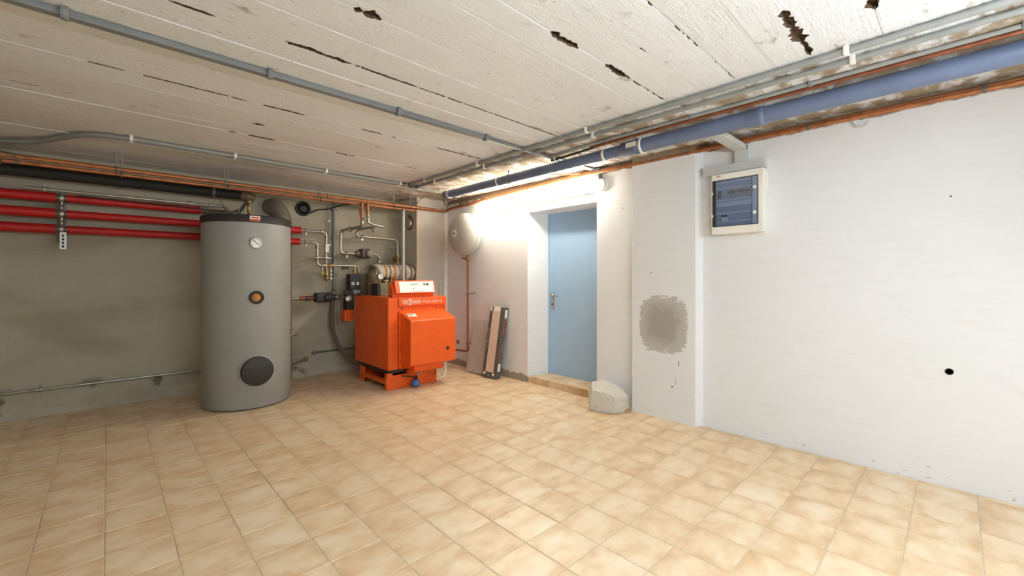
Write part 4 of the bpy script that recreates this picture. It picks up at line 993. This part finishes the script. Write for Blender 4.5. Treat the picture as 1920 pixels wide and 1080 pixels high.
for i, (x, ye, lb, cl, ends) in enumerate(((2.645, 4.595, 'grey ceiling conduit farther from the blue pipe that turns left above the boiler', (.385, 1.955, 3.27, 4.23), 0),
                           (2.775, 4.650, 'grey ceiling conduit nearer the blue pipe that turns left above the boiler', (.378, 1.99, 3.32, 4.22), 1))):
    t = thing('ceiling_conduit', (x, 2.0, 2.37), lb, 'conduit')
    z = 2.398
    obj('conduit_run', MB().tube([(x, YF+.02, z), (x, ye, z)], .0165 if i == 0 else .0145, 12), M['conduit'], t)
    dy = 0.0 if i == 0 else .055
    obj('conduit_run', MB().tube([(x, 4.60+dy, z), (.12, 4.60+dy, z), (-.10, 4.66+dy, z), (-.24, 4.86+dy, z-.003), (-.36, 5.08+dy, z-.01), (-.50, 5.24+dy, z-.02), (-.75, 5.36+dy, z-.02), (-1.6, 5.46+dy, z-.02)], .0150, 12, .12, 6), M['conduit'], t)
    obj('corner_sleeve', MB().lathe([(.018, 0), (.021, .004), (.021, .05), (.018, .054)], (x, ye-.06, z), (0, 1, 0), 14), M['steel_dull'], t)
    obj('corner_sleeve', MB().lathe([(.018, 0), (.021, .004), (.021, .05), (.018, .054)], (x-.10, ye+.005, z), (1, 0, 0), 14), M['steel_dull'], t)
    for y in cl: obj('conduit_clip', MB().box(x-.021, x+.021, y-.012, y+.012, 2.378, ZC+.001), M['clip'], t, bevel=.004)
    for xx in (.14, .855, 1.673, 2.537): obj('conduit_clip', MB().box(xx-.011, xx+.011, 4.60+dy-.020, 4.60+dy+.020, 2.378, ZC+.001), M['clip'], t, bevel=.004)
t = thing('ceiling_conduit', (2.96, 1.0, 2.38), 'thin grey ceiling conduit lying right beside the blue pipe', 'conduit')
obj('conduit_run', MB().tube([(2.965, YF+.02, 2.405), (2.965, 2.30, 2.405), (2.99, 2.62, 2.402)], .012, 10, .1), M['conduit'], t)
for y in (-.2, .6, 1.3, 2.0): obj('conduit_clip', MB().box(2.948, 2.982, y-.008, y+.008, 2.392, ZC+.001), M['duct'], t, bevel=.003)
t = thing('copper_pipe', (3.02, 1, 2.38), 'thin brown copper pipe squeezed between the blue pipe and the ceiling', 'pipe')
obj('pipe_run', MB().tube([(3.012, YF+.02, 2.398), (3.012, 1.7, 2.398), (3.02, 2.2, 2.398)], .012, 10, .1), M['copper_dull'], t)
obj('black_cable', MB().tube([(3.02, 2.15, 2.392), (3.03, 2.40, 2.385), (3.045, 2.66, 2.385)], .010, 10, .1), M['dark'], t)
# blue drain pipe
t = thing('drain_pipe', (3.1, 2.0, 2.28), 'large blue drain pipe under the ceiling along the white wall', 'pipe')
zf = lambda y: 2.336 - .006*max(0, y-1.5)
obj('pipe_run', MB().tube([(3.1, YF+.02, 2.336), (3.1, 1.735, 2.336)], .055, 24), M['blue_pipe'], t)
obj('pipe_run', MB().tube([(3.1, 1.72, 2.336), (3.1, 4.47, 2.320)], .046, 24), M['blue_pipe'], t)
obj('socket', MB().lathe([(.050, 0), (.060, .012), (.060, .05), (.064, .06), (.064, .08), (.058, .09), (.058, .20), (.047, .21)], (3.1, 1.725, 2.336), (0, 1, 0), 28), M['blue_pipe'], t)
obj('socket', MB().lathe([(.055, 0), (.061, .008), (.061, .03), (.058, .04), (.058, .10), (.055, .11)], (3.1, .87, 2.336), (0, 1, 0), 28), M['blue_pipe'], t)
obj('pipe_end', MB().lathe([(.046, 0), (.050, .01), (.050, .05), (.038, .06)], (3.1, 4.44, 2.322), (0, 1, 0), 24), M['blue_pipe'], t)
obj('white_sticker', MB().box(3.035, 3.050, 1.77, 1.86, 2.325, 2.362), M['paper'], t)
for y, r in ((2.09, .050), (1.735, .0635), (3.46, .048)): obj('pipe_strap', MB().lathe([(r-.002, 0), (r+.002, .002), (r+.002, .020), (r-.002, .022)], (3.1, y, zf(y)), (0, 1, 0), 24), M['clip'], t)
for y in (3.3, 4.38): obj('pipe_hanger', MB().lathe([(.0565 if y < 1.7 else .047, 0), (.060 if y < 1.7 else .051, .003), (.060 if y < 1.7 else .051, .02), (.0565 if y < 1.7 else .047, .023)], (3.1, y, zf(y)), (0, 1, 0), 24).cyl((3.1, y+.011, zf(y)+.05), (3.1, y+.011, ZC+.003), .006, 8), M['steel_dull'] if y < 4 else M['clip'], t)
obj('end_hook', MB().tube([(3.14, 4.46, 2.35), (3.21, 4.44, 2.31), (3.27, 4.43, 2.31), (3.30, 4.43, 2.34)], .008, 8, .03), M['steel'], t)
tag(obj('short_conduit', MB().tube([(2.79, 4.72, 2.398), (2.95, 4.70, 2.39), (3.06, 4.62, 2.37)], .014, 10, .04), M['trunk']), 'short pale conduit joining the conduit corner and the blue pipe end', 'conduit')
# copper pipes along the top of the white wall
for q, (x, z, lb) in enumerate(((3.650, 2.356, 'lower copper pipe running along the top of the white wall'), (3.690, 2.386, 'upper copper pipe running along the top of the white wall'))):
    t = thing('copper_pipe', (x, 1.8, z-.02), lb, 'pipe')
    obj('pipe_run', MB().tube([(x, YF+.02, z), (x, 2.9, z), (x, 3.6, z-.02), (x, 4.6, z-.06), (x, 5.24, z-.08)], .0145 if q == 0 else .012, 12, .2), M['copper'], t)
    for y in (-.1, .75, 1.62, 2.30, 3.5, 4.95): obj('pipe_clip', MB().lathe([(.016, 0), (.019, .004), (.019, .016), (.016, .02)], (x, y-.01, z if y < 3 else z-.0 - .055*(y-2.9)/2.0), (0, 1, 0), 12), M['steel_dull'], t)
tag(obj('wire_loop', MB().tube([(3.712, .52, 2.36), (3.69, .48, 2.30), (3.70, .44, 2.30), (3.712, .42, 2.33)], .004, 8, .02), M['trunk']), 'small pale wire loop under the copper pipes near the right edge', 'wire')
tag(obj('copper_branch', MB().tube([(3.655, 5.20, 2.27), (3.40, 5.0, 2.385), (3.32, 4.6, 2.40), (3.34, 3.2, 2.40), (3.66, 2.75, 2.375)], .008, 8, .12), M['copper_dull']), 'thin copper tube looping over the ceiling behind the wall lamp', 'tube')

# one surface object for all smooth tubes
for o in bpy.data.objects:
    if o.type == 'MESH' and not o.material_slots: o.data.materials.append(M['steel'])
